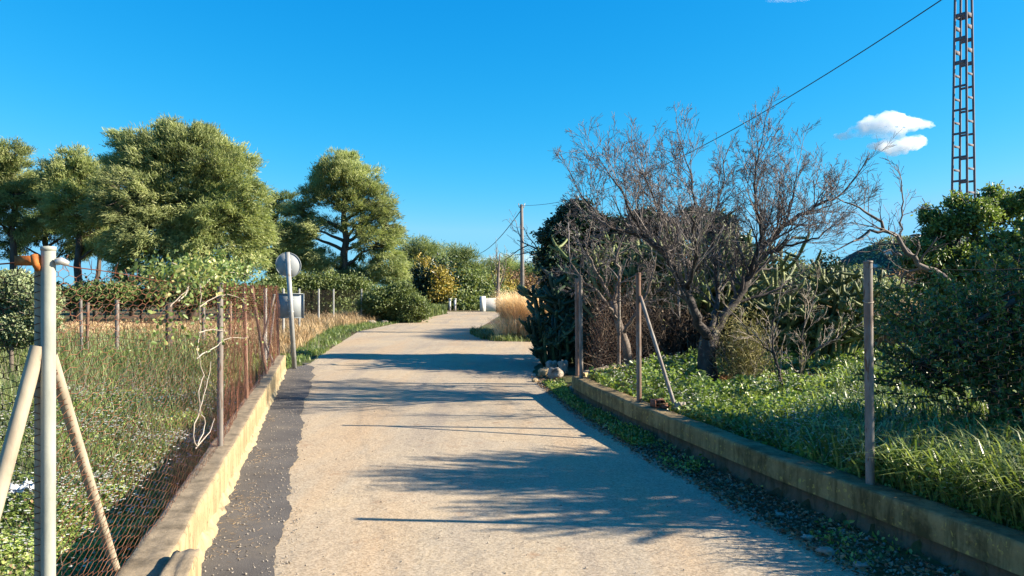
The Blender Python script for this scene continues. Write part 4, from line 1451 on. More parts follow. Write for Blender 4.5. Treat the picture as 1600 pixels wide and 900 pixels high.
# dead brown skirt under the cactus hedge
g = Geo()
n = 5200
px = rng.uniform(925, 1330, n)
d_ = 13.6 + 1.6 * rng.random(n) + .002 * (px - 925)
x = (px - 800) / F * d_
hm = np.interp(px, [925, 1060, 1140, 1250, 1330], [1.5, 1.35, 1.0, .7, .35])
z0 = .1 + rng.random(n) * hm * .75
A_ = np.stack([x, d_, z0], -1)
Dn = nrm(rng.normal(size=(n, 3)) * [.6, .6, 1])
L_ = rng.uniform(.15, .55, n)[:, None]
g.sticks(A_, A_ + Dn * L_, .006, .003, 3)
tag(g.build("dead_brush", M['dark_twig']), kind="stuff")
g = Geo()
n = 9000
px = rng.uniform(930, 1200, n)
d_ = 14.2 + 1.3 * rng.random(n)
x = (px - 800) / F * d_
g.leaves(np.stack([x, d_, .15 + rng.random(n) * np.interp(px, [930, 1200], [1.3, .8])], -1), rng.normal(size=(n, 3)), rng.uniform(.05, .11, n), rng.uniform(.02, .05, n))
tag(g.build("dead_leaf_skirt", M['dark_twig']), kind="stuff")

# glossy dark tree right edge: crown outside and inside the frame; casts the big shadow on the road
crown_tree("carob_tree", "dense dark glossy leaved tree overhanging the lush grass at the right edge", "tree", (5.0, 6.2, .2), (4.9, 6.1, 1.9),
           [], 6, M['citrus_leaf'], M['bark']) if False else None


def glossy_tree():
    base = np.array([5.1, 6.3, .2])
    root = empty("carob_tree", base, "dense dark glossy leaved tree overhanging the lush grass at the right edge", "tree")
    b_, g_ = Geo(), Geo()
    tr = limb(base - [0, 0, .1], (4.85, 6.2, 1.7), 0, 8, .05)
    b_.tube(tr, np.linspace(.13, .09, 8), 10)
    lobes = [(3.55, 6.2, 1.2, .5), (3.3, 6.3, 1.0, .42), (3.95, 6.3, 1.5, .5), (4.2, 6.1, 1.15, .6), (3.75, 6.0, .8, .36), (4.4, 6.5, 1.75, .48), (4.0, 6.7, 1.0, .5), (4.6, 5.7, 1.0, .55), (3.6, 6.9, 1.35, .4), (4.3, 7.1, 1.5, .5),
             (5.1, 6.1, 2.5, .6), (5.6, 5.7, 2.2, .75), (6.0, 6.4, 2.0, .7), (5.7, 6.8, 2.5, .6), (5.2, 5.5, 1.7, .6), (5.0, 6.4, 1.5, .7), (5.5, 5.2, 2.6, .5), (5.2, 7.0, 1.9, .55), (4.9, 5.3, 1.2, .5), (5.0, 6.0, .9, .6), (5.9, 5.9, 2.8, .5), (5.45, 5.9, 3.0, .45), (5.7, 6.6, 2.9, .5), (5.5, 5.0, 2.5, .5), (5.6, 6.2, 3.15, .4)]
    C = []
    for (x, y, z, r_) in lobes:
        c = np.array([x, y, z])
        b_.tube(limb(tr[rng.integers(3, 8)], c, .1, 8, .08), np.linspace(.045, .014, 8), 6)
        n = int(125 * r_ * r_ / .4)
        D = nrm(rng.normal(size=(n, 3)))
        P = c + D * (r_ * rng.random(n) ** .4)[:, None] * [1, 1, .85]
        for q in P:
            out = nrm(q - c + nrm(q - base) * .5 + [0, 0, .15])
            a_ = q - out * rng.uniform(.12, .3)
            b_.sticks([a_], [q + out * .12], .006, .002, 3)
            if rng.random() < .45:
                b_.sticks([c], [a_], .011, .006, 3)
            m_ = 30
            t = rng.random(m_)[:, None]
            pp = a_ + (q + out * .14 - a_) * t
            g_.leaves(pp, out * .6 + rng.normal(size=(m_, 3)) * .8 + [0, 0, .1], rng.uniform(.032, .058, m_), rng.uniform(.014, .024, m_), .2, rnd=np.clip(rng.random(m_) * .7 + rng.random() * .35, 0, 1))
    part(b_, "trunk", M['bark'], root)
    part(g_, "crown", M['citrus_leaf'], root)


glossy_tree()
crown_tree("evergreen_shrub", "green shrub with yellow tinged leaves behind the tall grey post's right side", "shrub", (6.6, 12.2, .2), (6.6, 12.2, 1.6),
           [(1440, 400, 30), (1475, 362, 30), (1462, 335, 16), (1515, 340, 30), (1500, 318, 14), (1575, 325, 30), (1545, 305, 12), (1600, 310, 16), (1500, 415, 38), (1450, 450, 32), (1560, 400, 44), (1620, 360, 40)], 12.2, M['mid_leaf'], M['bark'], 'leaf', r0=.06, size=.62, per=50, dens=5, clump=.24)
for k, (px, py, r_, d_, mt, lab) in enumerate([
        (1380, 455, 26, 24, 'olive_leaf', "grey scrub bush behind the tall grey post"), (1335, 440, 24, 27, 'olive_leaf', "grey scrub bush behind the wide many armed cactus"),
        (1430, 440, 26, 26, 'brown_leaf', "brownish dry bush right of the tall grey post"), (1290, 420, 22, 30, 'dark_leaf', "dark bush far behind the cactus arms"),
        (1240, 425, 24, 28, 'olive_leaf', "grey green bush behind the almond's right side")]):
    crown_tree("scrub_bush", lab, "bush", tree_at(px, d_), at(px, py, d_), [(px, py, r_), (px - r_, py + 14, r_), (px + r_, py + 14, r_), (px, py + 34, r_), (px - r_, py + 44, r_ * .8), (px + r_, py + 44, r_ * .8)], d_, M[mt], M['bark'], 'leaf',
               r0=.05, size=1.1, per=45, dens=1.5, clump=.34, group="scrub behind the right lot")


# ------------------------------------------------------------------ ground growth
def scatter(n, dmin, dmax, xl, xr, p=1.0):
    """more per square metre near the eye of a passer-by on the road; xl/xr bounds as functions of y"""
    u = rng.random(n)
    d = dmin * (dmax / dmin) ** (u ** p)
    a, b = xl(d), xr(d)
    x = a + (b - a) * rng.random(n)
    return x, d


def leafy(name, mat, n, dmin, dmax, xl, xr, size, hgt, dens_noise=None, flat=.6, keep=None, base=True):
    x, y = scatter(n, dmin, dmax, xl, xr)
    m = np.ones(n, bool)
    if keep is not None:
        m = keep(x, y)
    if dens_noise is not None:
        m &= (fbm(x, y, dens_noise[0], dens_noise[1]) + rng.normal(size=n) * .25) > dens_noise[2]
    x, y = x[m], y[m]
    n = len(x)
    s = size * np.clip(y / 5, .8, 4) ** .65
    hm = hgt * np.clip(.55 + .5 * fbm(x, y, 2.1, 12) + .35 * fbm(x, y, 5.3, 14), .12, 1.6)
    z = height(x, y) + hm * rng.random(n) ** .7
    D = nrm(rng.normal(size=(n, 3)) * [1, 1, .55] + [0, 0, .25])
    g_ = Geo()
    N_ = nrm(rng.normal(size=(n, 3)) * flat + [0, 0, 1])
    g_.leaves(np.stack([x, y, z], -1), D, s * rng.uniform(.7, 1.4, n), s * rng.uniform(.55, 1.0, n), .15, N=N_,
              rnd=np.clip(.5 + .3 * fbm(x, y, 1.3, 5) + rng.normal(size=n) * .2, 0, 1))
    return tag(g_.build(name, mat), kind="stuff")


def flowers(name, n, dmin, dmax, xl, xr, hgt, keep=None, size=.011):
    x, y = scatter(n, dmin, dmax, xl, xr)
    m = (fbm(x, y, 1.6, 21) + rng.normal(size=n) * .3) > .1
    if keep is not None:
        m &= keep(x, y)
    x, y = x[m], y[m]
    n = len(x)
    z = height(x, y) + hgt * rng.uniform(.75, 1.25, n)
    g_ = Geo()
    c = np.stack([x, y, z], -1)
    s = size * np.clip(y / 5, .8, 4) ** .5
    tilt = nrm(rng.normal(size=(n, 3)) * .5 + [0, 0, 1])
    for k in range(4):
        a_ = k * math.pi / 2 + rng.random(n)
        D = np.stack([np.cos(a_), np.sin(a_), .3 + 0 * a_], -1)
        g_.leaves(c, D, s, s * .8, .1, N=tilt)
    return tag(g_.build(name, M['petal']), kind="stuff")


left_l = lambda y: -(y * .72 + 1.0)
left_r = lambda y: lw(y) - .24 - .5 * 0
# dark strip behind the wall is its shadow, left bare; plants begin further in
def keep_left(x, y):
    gap = lw(np.minimum(y, 15.2)) - .2 - x
    need = .15 + .25 * np.clip(.5 + .5 * fbm(x, y, 3, 31), 0, 1)
    return gap > need * (1 - .5 * sstep(7, 12, y))


leafy("weed_cover", M['weed_leaf'], 230000, 2.2, 19, left_l, left_r, .025, .17, keep=keep_left)
leafy("broad_weeds", M['lush_leaf'], 70000, 2.3, 8.5, left_l, left_r, .028, .15, keep=keep_left, dens_noise=(1.1, 77, -.25))
leafy("dry_weed_cover", M['brown_leaf'], 16000, 2.2, 19, left_l, left_r, .022, .2, keep=keep_left)
flowers("white_flowers", 12500, 4.2, 14, left_l, left_r, .19, keep_left, .011)
g = Geo()                                                     # dry and green stalks standing in the lot
x, y = scatter(9000, 2.6, 20, left_l, left_r)
m = keep_left(x, y) & (fbm(x, y, .9, 41) + rng.normal(size=len(x)) * .35 > .0)
x, y = x[m], y[m]
P = np.stack([x, y, height(x, y)], -1)
tall = np.clip(.16 + .3 * sstep(6, 13, y), 0, .5)
g.sticks(P, P + nrm(rng.normal(size=P.shape) * [.3, .3, 0] + [0, 0, 1]) * (tall * rng.uniform(.6, 1.5, len(x)))[:, None], .0022 * (y / 6) ** .4, .001, 3)
tag(g.build("dry_stalks", M['pale_stem']), kind="stuff")
g = Geo()
x, y = scatter(34000, 6.5, 24, lambda y: -(y * .72 + 1), lambda y: np.where(y < 15.2, lw(np.minimum(y, 15.2)) - .4, -5.4 - (y - 15.2) * .1))
m = (fbm(x, y, .7, 43) + rng.normal(size=len(x)) * .3 > -.15)
x, y = x[m], y[m]
g.blades(np.stack([x, y, height(x, y)], -1), rng.uniform(.15, .5, len(x)) * (.5 + .8 * sstep(8, 15, y)), .008 * (y / 7) ** .5, .35)
tag(g.build("lot_grass", M['shrub_leaf']), kind="stuff")
# dry field behind
g = Geo()
x, y = scatter(60000, 21, 36, lambda y: -(y * .72 + 1), lambda y: np.full_like(y, -8.3))
g.blades(np.stack([x, y, height(x, y)], -1), rng.uniform(.08, .45, len(x)) * np.clip(.6 + .5 * fbm(x, y, .8, 81), .15, 1.3), .03, .7)
tag(g.build("dry_field_grass", M['dry_grass']), kind="stuff")

# verge between the fence end and the road, beyond the sign
g = Geo()
x, y = scatter(42000, 15.6, 42, lambda y: road_l(y) - np.interp(y, [15, 22, 30, 42], [.9, 1.5, 1.9, 1.4]), lambda y: road_l(y) + .05)
dist = road_l(y) - x
m = (fbm(x, y, 1.0, 50) * .8 + rng.normal(size=len(x)) * .35 + dist * .7) > .55
x, y = x[m], y[m]
g.blades(np.stack([x, y, height(x, y)], -1), rng.uniform(.04, .22, len(x)), .014, .7)
tag(g.build("verge_grass", M['grass']), kind="stuff")
g = Geo()
x, y = scatter(34000, 17.5, 42, lambda y: road_l(y) - np.interp(y, [15, 22, 30, 42], [2.0, 3.2, 4, 3.0]), lambda y: road_l(y) - np.interp(y, [15, 22, 30, 42], [.55, .8, 1.2, .8]))
m = fbm(x, y, .8, 55) + rng.normal(size=len(x)) * .4 > .0
x, y = x[m], y[m]
g.blades(np.stack([x, y, height(x, y)], -1), rng.uniform(.3, 1.0, len(x)) * np.clip(.62 + .45 * fbm(x, y, 1.3, 73), .15, 1.2), .015, .6)
tag(g.build("dry_verge_grass", M['dry_grass']), kind="stuff")
# grass left beyond the bush
g = Geo()
x, y = scatter(16000, 40, 56, lambda y: road_l(y) - 4.5, lambda y: road_l(y) - .1)
g.blades(np.stack([x, y, height(x, y)], -1), rng.uniform(.2, .8, len(x)), .04, .4)
tag(g.build("bend_grass", M['shrub_leaf']), kind="stuff")

# golden tall grass clump right of the road
tg = np.array([[-.1, 25.2], [.5, 24.6], [1.2, 24.8], [1.9, 25.4], [.2, 26.6], [1.0, 26.4], [1.8, 27.2], [-.35, 27.6], [.6, 28.3], [2.6, 26.0], [1.4, 29.0], [-.45, 29.6], [.3, 30.5], [3.4, 27.0], [-.3, 26.0], [2.4, 28.5], [2.9, 25.2]])
for k, (x0, y0) in enumerate(tg + [.6, 0]):
    g = Geo()
    n = 1500
    a_ = rng.random(n) * 2 * math.pi
    q = np.sqrt(rng.random(n)) * .5
    P = np.stack([x0 + np.cos(a_) * q, y0 + np.sin(a_) * q, np.full(n, -.02)], -1)
    D = np.stack([np.cos(a_), np.sin(a_), 0 * a_], -1)
    g.blades(P, rng.uniform(.45, 1.0, n) ** .8 * 1.75 * (1 + .16 * math.sin(k * 2.3)), .013, .45, D=nrm(D + rng.normal(size=D.shape) * [.5, .5, 0]))
    if k == 0:
        G0 = Geo()
    G0.V += [v for v in g.V]
    G0.Q += [v + (G0.n) for v in g.Q]
    G0.T += [v + (G0.n) for v in g.T]
    G0.rq += g.rq
    G0.rt += g.rt
    G0.n += g.n
n = 5200
P = np.stack([rng.uniform(-.55, 1.6, n), rng.uniform(24.3, 27, n), np.full(n, -.02)], -1)
P = P[P[:, 0] > -.75 + .25 * (P[:, 1] - 24) + .2 * rng.normal(size=n)]
G0.blades(P, rng.uniform(.25, 1.0, len(P)), .013, .7)
tag(G0.build("golden_grass", M['straw']), kind="stuff")
g = Geo()
x, y = scatter(9000, 23.3, 29, lambda y: road_r(np.maximum(y, 23.3)) - .25, lambda y: road_r(np.maximum(y, 23.3)) + 1.4 + 0 * y)
m = fbm(x, y, 1.9, 71) + rng.normal(size=len(x)) * .35 > -.1
x, y = x[m], y[m]
g.blades(np.stack([x, y, height(x, y)], -1), rng.uniform(.05, .4, len(x)) * np.clip(.7 + .5 * fbm(x, y, 3, 72), .2, 1.5), .016, .7)
tag(g.build("dark_verge_grass", M['shrub_leaf']), kind="stuff")
# dry reeds behind the right lot
g = Geo()
x, y = scatter(42000, 17, 40, lambda y: y * .30, lambda y: y * .62)
g.blades(np.stack([x, y, height(x, y)], -1), rng.uniform(.5, 1.5, len(x)), .025, .35)
tag(g.build("dry_reeds", M['dry_grass']), kind="stuff")

# lush growth in the right lot
def rl_l(y):
    return np.where(y < 11.3, rw(np.minimum(y, 11.3)) + .22, .98 + (y - 11.3) * .75)
rl_r = lambda y: y * .68 + 1.2
def keep_bare(x, y):                                          # reddish leaf litter patch behind the sapling
    q = ((x - 4.1) / 1.3) ** 2 + ((y - 11.6) / .8) ** 2
    return q > .6 + .4 * rng.random(len(x))
leafy("lush_weeds", M['lush_leaf'], 200000, 2.8, 16, rl_l, rl_r, .032, .33, keep=keep_bare, flat=.9)
flowers("white_flowers", 15000, 3.0, 15, rl_l, rl_r, .24, keep_bare, .010)
g = Geo()
x, y = scatter(60000, 2.8, 16, rl_l, rl_r)
m = keep_bare(x, y) & (rng.random(len(x)) < np.interp(x / y, [.1, .36, .44], [.1, .15, .45]))
x, y = x[m], y[m]
hh = np.interp(x / y, [.1, .33, .42, .7], [.2, .26, .42, .5]) * np.interp(y, [3, 8, 12], [1.05, .85, .7])
g.blades(np.stack([x, y, height(x, y)], -1), hh * rng.uniform(.5, 1.35, len(x)), .014 * np.clip(y / 5, .7, 3) ** .5, .6)
tag(g.build("lush_grass", M['grass']), kind="stuff")
g = Geo()
n = 5000
x, y = 4.1 + rng.normal(size=n) * .75, 11.6 + rng.normal(size=n) * .5
g.leaves(np.stack([x, y, height(x, y) + .02 + .03 * rng.random(n)], -1), rng.normal(size=(n, 3)) * [1, 1, .2], rng.uniform(.05, .09, n), rng.uniform(.03, .05, n), .3)
tag(g.build("leaf_litter", leafmat("red_brown_litter", [(0, (.08, .03, .018)), (.6, (.22, .08, .04)), (1, (.36, .17, .09))], .1, .8, .2)), kind="stuff")
# dry bush standing by the almond trunk
g = Geo()
n = 5000
c = at(1160, 555, 10.8)
P = c + rng.normal(size=(n, 3)) * [.17, .18, .27]
P[:, 2] = np.maximum(P[:, 2], .2)
g.needles(P, nrm(rng.normal(size=(n, 3)) + [0, 0, .4]), rng.uniform(.04, .1, n), .01)
r_ = empty("dry_broom_bush", (c[0], c[1], .2), "fine leaved olive brown bush close to the almond trunk's right side", "bush")
part(g, "foliage", leafmat("olive_brown_twiglets", [(0, (.05, .045, .02)), (.6, (.14, .13, .05)), (1, (.28, .25, .12))], .2, .7, .2), r_)
g = Geo()
out = []
for k in range(14):
    polylines_grow(out, (c[0] + rng.normal() * .08, c[1] + rng.normal() * .08, .2), rng.normal(size=3) * [.3, .3, 0] + [0, 0, 1], .7, .009, 2, .05, .12, (4, 4), (20, 45), .5, 5)
tubes(g, out)
part(g, "stems", M['twig'], r_)

# growth, stones and litter between the right wall and the road
g = Geo()
x, y = scatter(26000, 2.6, 13, lambda y: np.maximum(road_r(y) - .03, rw(np.minimum(y, 11.3)) - 1.0), lambda y: rw(np.minimum(y, 11.3)) - .01 + 0 * y)
tofar = (fbm(x, y, 2.2, 60) + rng.normal(size=len(x)) * .3 + np.interp(y, [3, 6, 9, 12], [-1.1, -.8, .2, .45])) > 0
x, y = x[tofar], y[tofar]
n = len(x)
g.leaves(np.stack([x, y, height(x, y) + .07 * rng.random(n)], -1), rng.normal(size=(n, 3)) + [0, 0, .5], rng.uniform(.02, .045, n), rng.uniform(.012, .028, n), .2)
tag(g.build("kerb_weeds", M['lush_leaf']), kind="stuff")
g = Geo()
x, y = scatter(7000, 2.2, 14, lambda y: road_r(y) - .12, lambda y: rw(np.minimum(y, 11.3)) - .01 + 0 * y)
n = len(x)
g.leaves(np.stack([x, y, np.maximum(height(x, y), .003) + .006 + .02 * rng.random(n)], -1), rng.normal(size=(n, 3)) * [1, 1, .15], rng.uniform(.015, .05, n), rng.uniform(.008, .025, n), .3)
tag(g.build("fallen_leaves", M['brown_leaf']), kind="stuff")


def pebbles(name, x, y, s, mat, z=None):
    """small angular pebbles as squashed octahedra, all in one"""
    n = len(x)
    z = (np.maximum(height(x, y), .004) if z is None else z) + s * .15
    c = np.stack([x, y, z], -1)
    base = np.array([[1, 0, 0], [0, 1, 0], [-1, 0, 0], [0, -1, 0], [0, 0, 1], [0, 0, -1.]])
    V = c[:, None] + base[None] * (s[:, None] * rng.uniform(.35, .6, (n, 1)))[:, :, None] * rng.uniform(.6, 1.3, (n, 6, 3)) + rng.normal(size=(n, 6, 3)) * s[:, None, None] * .06
    T = np.array([[0, 1, 4], [1, 2, 4], [2, 3, 4], [3, 0, 4], [1, 0, 5], [2, 1, 5], [3, 2, 5], [0, 3, 5]])
    g_ = Geo()
    g_.add(V.reshape(-1, 3), T=(np.arange(n)[:, None, None] * 6 + T[None]).reshape(-1, 3))
    return tag(g_.build(name, mat), kind="stuff")


x, y = scatter(2600, 2.6, 14, lambda y: road_r(y) - .15, lambda y: rw(np.minimum(y, 11.3)) - .03 + 0 * y)
pebbles("gutter_gravel", x, y, rng.uniform(.012, .04, len(x)) * rng.random(len(x)) ** .3, M['stone'])
x, y = scatter(1500, 2.4, 16, lambda y: lw(np.minimum(y, 15.2)) + .03, lambda y: np.interp(y, SE[:, 0], SE[:, 1]) + .1)
pebbles("strip_grit", x, y, rng.uniform(.005, .016, len(x)), M['stone'], np.full(len(x), .013))
x, y = scatter(1800, 2.4, 22, lambda y: np.interp(y, SE[:, 0], SE[:, 1]), lambda y: np.minimum(road_r(y), 3))
m = rng.random(len(x)) < .5
pebbles("road_grit", x[m], y[m], rng.uniform(.005, .014, m.sum()), M['stone'], np.full(m.sum(), .006))
g = Geo()                                                     # straw and twig litter on the dark strip
cl = [(gnd(385, 790)), (gnd(370, 815)), (gnd(352, 855)), (gnd(395, 720)), (gnd(408, 660)), (gnd(425, 625)), (gnd(365, 770))]
for cx, cy in cl:
    n = 60
    P = np.stack([cx + rng.normal(size=n) * .10, cy + rng.normal(size=n) * .16, np.full(n, .014)], -1)
    m = P[:, 0] > lw(P[:, 1]) + .03
    P = P[m]
    a_ = rng.random(len(P)) * math.pi
    g.sticks(P, P + np.stack([np.cos(a_), np.sin(a_), .1 * rng.random(len(P))], -1) * rng.uniform(.01, .05, len(P))[:, None], .0012, .0008, 3)
tag(g.build("straw_litter", M['dry_grass']), kind="stuff")

# individual stones
stones = [(1290, 868, .10, .055, "rounded grey stone by the litter in the near right gutter", 'stone'), (1218, 808, .06, .035, "small pale stone by the middle of the right gutter", 'stone'),
          (1075, 738, .055, .03, "flat whitish stone at the road's right edge", 'stone'), (945, 671, .07, .05, "whitish stone on the left of a pair by the right road edge", 'stone'),
          (957, 670, .05, .04, "whitish stone on the right of a pair by the right road edge", 'stone'), (993, 690, .07, .03, "flat pale stone right of the whitish pair", 'stone'),
          (850, 588, .24, .17, "ochre rubble chunk at the end of the right wall", 'ochre_stone'), (836, 597, .12, .07, "small ochre rubble piece on the road edge by the rubble heap", 'ochre_stone'),
          (868, 592, .3, .2, "dark grey rubble boulder against the wall corner", 'stone'), (880, 585, .22, .3, "upright grey rubble block beside the rusty corner post", 'stone'),
          (862, 580, .25, .22, "grey boulder under the low cactus", 'stone'), (895, 612, .12, .08, "grey stone at the foot of the wall below the corner post", 'stone'),
          (1262, 845, .07, .04, "bluish grey stone just left of the rounded gutter stone", 'stone'), (1345, 888, .08, .04, "dark stone nearest the camera in the right gutter", 'stone')]
for k, (px, py, s, h_, lab, mt) in enumerate(stones):
    x, y = gnd(px, py)
    zg = max(gz(x, y), 0.003)
    g = Geo()
    lump(g, (x, y, zg + h_ * .35), (s, s * .8, h_), 20 + k, 4, .22, rng.random() * 3, 3.0)
    o = g.build("stone", M[mt], loc=(x, y, zg), smooth=False)
    tag(o, lab, "stone", "loose stones along the right wall")
for k, (px, py, s, lab) in enumerate([(560, 508, .35, "pale flat rock left of the far verge rocks"), (586, 506, .4, "pale rock in front of the round bush"), (672, 493, .4, "whitish rock at the far left road edge"),
                                      (606, 505, .3, "small pale rock under the round bush"), (545, 512, .28, "pale rock nearest the sign on the far verge")]):
    x, y = gnd(px, py)
    g = Geo()
    lump(g, (x - .15, y, .06), (s, s * .8, s * .5), 60 + k, 4, .22, rng.random() * 3, 3.0)
    tag(g.build("rock", M['stone'], loc=(x - .15, y, 0)), lab, "rock", "pale rocks on the left verge")

# hollow brick and stone by the brace
bc = at(1028, 640, 8.35)
bx_, by_ = bc[0] + .02, 8.32
root = empty("hollow_brick", (bx_, by_, .32), "broken red hollow brick lying on the mossy wall beside the braced post", "brick")
g = Geo()
W_, D_, H_ = .19, .11, .085
rz = R(20)
c_, s_ = math.cos(rz), math.sin(rz)
def bb(lx, ly, lz, wx, wy, wz):
    g.box((bx_ + lx * c_ - ly * s_, by_ + lx * s_ + ly * c_, .325 + lz), (wx, wy, wz), rz)
for z in (.006, H_ / 2, H_ - .006):
    bb(0, 0, z, W_ - .02, D_, .010)
for x in (-W_ / 2 + .005, -W_ / 6, W_ / 6, W_ / 2 - .005):
    bb(x, 0, H_ / 2, .010, D_ - .003, H_ - .001)
bb(0, D_ / 2 - .006, H_ / 2, W_ - .022, .006, H_ - .014)
part(g, "brick_shell", M['brick'], root)
g = Geo()
lump(g, (1.78, 8.12, .36), (.13, .11, .10), 91, 4, .25, 1, 3)
tag(g.build("mortar_lump", M['stone'], loc=(1.78, 8.12, .32)), "pale concrete lump at the foot of the leaning brace on the right wall", "stone")
g = Geo()
lump(g, (bx_ + .04, by_ - .09, .345), (.1, .06, .045), 93, 4, .25, 1, 3)
tag(g.build("brick_fragment", M['brick'], loc=(bx_ + .04, by_ - .09, .32)), "small reddish brick fragment in front of the hollow brick", "brick fragment")

# crumpled plastic in the left lot
g = Geo()
nu = 16
U, W2 = np.meshgrid(np.linspace(-1, 1, nu), np.linspace(-1, 1, nu))
cx, cy = gnd(50, 775, 0.0)
Pz = .10 + .05 * fbm(U, W2, 3.1, 3) + .03 * fbm(U, W2, 8, 7)
V = np.stack([cx + U * .13 * (1 + .2 * fbm(U, W2, 2, 9)), cy + W2 * .1, Pz - .03], -1)
i = (np.arange(nu - 1)[:, None] * nu + np.arange(nu - 1)[None]).ravel()
g.add(V, np.stack([i, i + 1, i + 1 + nu, i + nu], -1))
o = g.build("plastic_bag", M['plastic'], loc=(cx, cy, 0))
sol = o.modifiers.new("thickness", 'SOLIDIFY')
sol.thickness = .004
tag(o, "crumpled white plastic bag among the weeds behind the left brace", "litter")

# ------------------------------------------------------------------ vine on the left fence
vr = empty("climbing_vine", (-2.19, 5.3, -.1), "pale stemmed climbing vine with yellow green leaves on top of the rusted fence", "vine")
def onf(px, z, off=.03):
    t = (px - 800) / F
    for (x0, y0), (x1, y1) in zip(FL[:-1], FL[1:]):
        dx, dy = x1 - x0, y1 - y0
        den = dx - t * dy
        s = (t * y0 - x0) / den
        if 0 <= s <= 1:
            return np.array([x0 + dx * s + off, y0 + dy * s, z])
    return np.array([FL[0][0] + off, FL[0][1], z])
def pf(px, py, off=.03):
    p = onf(px, 0, off)
    p[2] = CAMZ - (py - HY) / F * p[1]
    return p
g = Geo()
paths = [[(300, 700), (297, 670), (306, 645), (302, 615), (310, 585), (303, 550), (307, 520), (304, 480), (308, 440), (300, 415)],
         [(303, 695), (312, 665), (304, 640), (318, 600), (322, 565)], [(304, 560), (330, 540), (350, 530), (385, 527)], [(306, 520), (325, 514), (350, 518)],
         [(305, 480), (330, 462), (350, 460), (380, 470)], [(272, 470), (290, 450), (285, 425), (260, 412)], [(308, 450), (330, 430), (360, 425), (395, 432)], [(260, 480), (275, 462), (290, 445)],
         [(302, 700), (325, 670), (330, 655)]]
for P in paths:
    Q = np.array([pf(a, b, .02 + .02 * rng.random()) for a, b in P])
    t = np.linspace(0, len(Q) - 1, len(Q) * 3)
    Q = np.stack([np.interp(t, np.arange(len(Q)), Q[:, k]) for k in range(3)], -1) + rng.normal(size=(len(t), 3)) * .005
    g.tube(Q, np.linspace(.005, .0022, len(Q)), 5, rnd=rng.uniform(.5, 1))
part(g, "stem", M['pale_stem'], vr)
g = Geo()
n = 2900
px = np.clip(rng.normal(322, 40, n), 225, 405)
py = 421 + rng.normal(size=n) * 10 + .001 * (px - 318) ** 2 * .5 + np.where(rng.random(n) < .06, rng.random(n) * 60, 0)
P = np.array([pf(a, b, .0) for a, b in zip(px, py)])
P += rng.normal(size=P.shape) * [.08, .15, .02]
cg = fbm(P[:, 0] * 3, P[:, 1] * 3 + P[:, 2] * 5, 2.2, 4) + rng.normal(size=n) * .25
P = P[cg > -.15]
n = len(P)
g.leaves(P, rng.normal(size=(n, 3)) + [0, 0, -.2], rng.uniform(.022, .042, n), rng.uniform(.015, .027, n), .2)
n = 260                                                       # scattered leaves lower on the mesh
px = rng.uniform(225, 400, n)
py = rng.uniform(445, 540, n)
P = np.array([pf(a, b, .02) for a, b in zip(px, py)]) + rng.normal(size=(n, 3)) * .03
g.leaves(P, rng.normal(size=(n, 3)) + [0, 0, -.4], rng.uniform(.022, .042, n), rng.uniform(.015, .03, n), .2)
part(g, "leaves", M['vine_leaf'], vr)

# ------------------------------------------------------------------ poles, cables, towers, far wall, houses
pb = np.array([.65, 49., 0.])
pr = empty("utility_pole", pb, "slim grey utility pole beyond the golden grass", "utility pole")
g = Geo()
g.tube([pb - [0, 0, .1], pb + [0, 0, 3.5], pb + [-.04, 0, 7.0]], [.15, .125, .10], 12)
part(g, "pole", M['pole'], pr, True)
g = Geo()
for s_ in (-1, 1):
    g.tube([pb + [-.04, 0, 6.75], pb + [-.04 + s_ * .16, 0, 6.85], pb + [-.04 + s_ * .2, 0, 7.08]], .03, 6)
part(g, "bracket", M['steel'], pr)

cbl = empty("overhead_cable", (pb[0], pb[1], 6.95), "thick black overhead cable sweeping from the utility pole to the top right", "cable")
g = Geo()
t = np.linspace(0, 1.02, 60)
g.tube(np.stack([.65 + 11.35 * t, 49 - 41 * t, 6.95 - 4.7 * t + 7.76 * t * t], -1), .013, 6)
part(g, "cable_run", M['cable'], cbl)
lt = np.array([(728 - 800) / F * 120, 120, 0.])
cbl = empty("overhead_cable", (pb[0], pb[1], 6.9), "thin cable dropping left from the utility pole to the small lattice tower", "cable")
g = Geo()
t = np.linspace(0, 1, 30)[:, None]
Pc = np.array([pb[0], 49, 6.75]) + (lt + [0, 0, 7.6] - np.array([pb[0], 49, 6.75])) * t
Pc[:, 2] -= 1.5 * 4 * (t * (1 - t))[:, 0]
g.tube(Pc, .028, 5)
part(g, "cable_run", M['cable'], cbl)


def lattice(name, label, base, H, wb, wt, rot, step, bar, mat, plates_above=None):
    root = empty(name, base, label, "lattice tower")
    base = np.array(base, float)
    cs = [(math.cos(rot + k * math.pi / 2), math.sin(rot + k * math.pi / 2)) for k in range(4)]
    def hw(z):
        return (wb + (wt - wb) * np.clip(z / H, 0, 1)) / 2
    for c in cs:
        g_ = Geo()
        P = [base + np.array([c[0] * hw(z), c[1] * hw(z), z]) for z in (-.1, H)]
        g_.tube(P, bar * .62, 4)
        part(g_, "leg", M[mat], root)
    z = step * .5
    k = 0
    while z < H:
        for q in range(4):
            a_, b_ = cs[q], cs[(q + 1) % 4]
            zz_ = z + (step * .5 if (q % 2 and k % 1 == 0 and z < H * .72) else 0)
            w_ = hw(zz_)
            p, r__ = base + [a_[0] * w_, a_[1] * w_, zz_], base + [b_[0] * w_, b_[1] * w_, zz_]
            big = plates_above and z > plates_above
            m_ = (p + r__) / 2
            L_ = np.linalg.norm(r__ - p)
            g_ = Geo()
            g_.box(m_, (L_, bar * .4, bar * (1.8 if big else 1.0)), math.atan2(r__[1] - p[1], r__[0] - p[0]))
            part(g_, "lacing_bar", M[mat], root)
        z += step
        k += 1


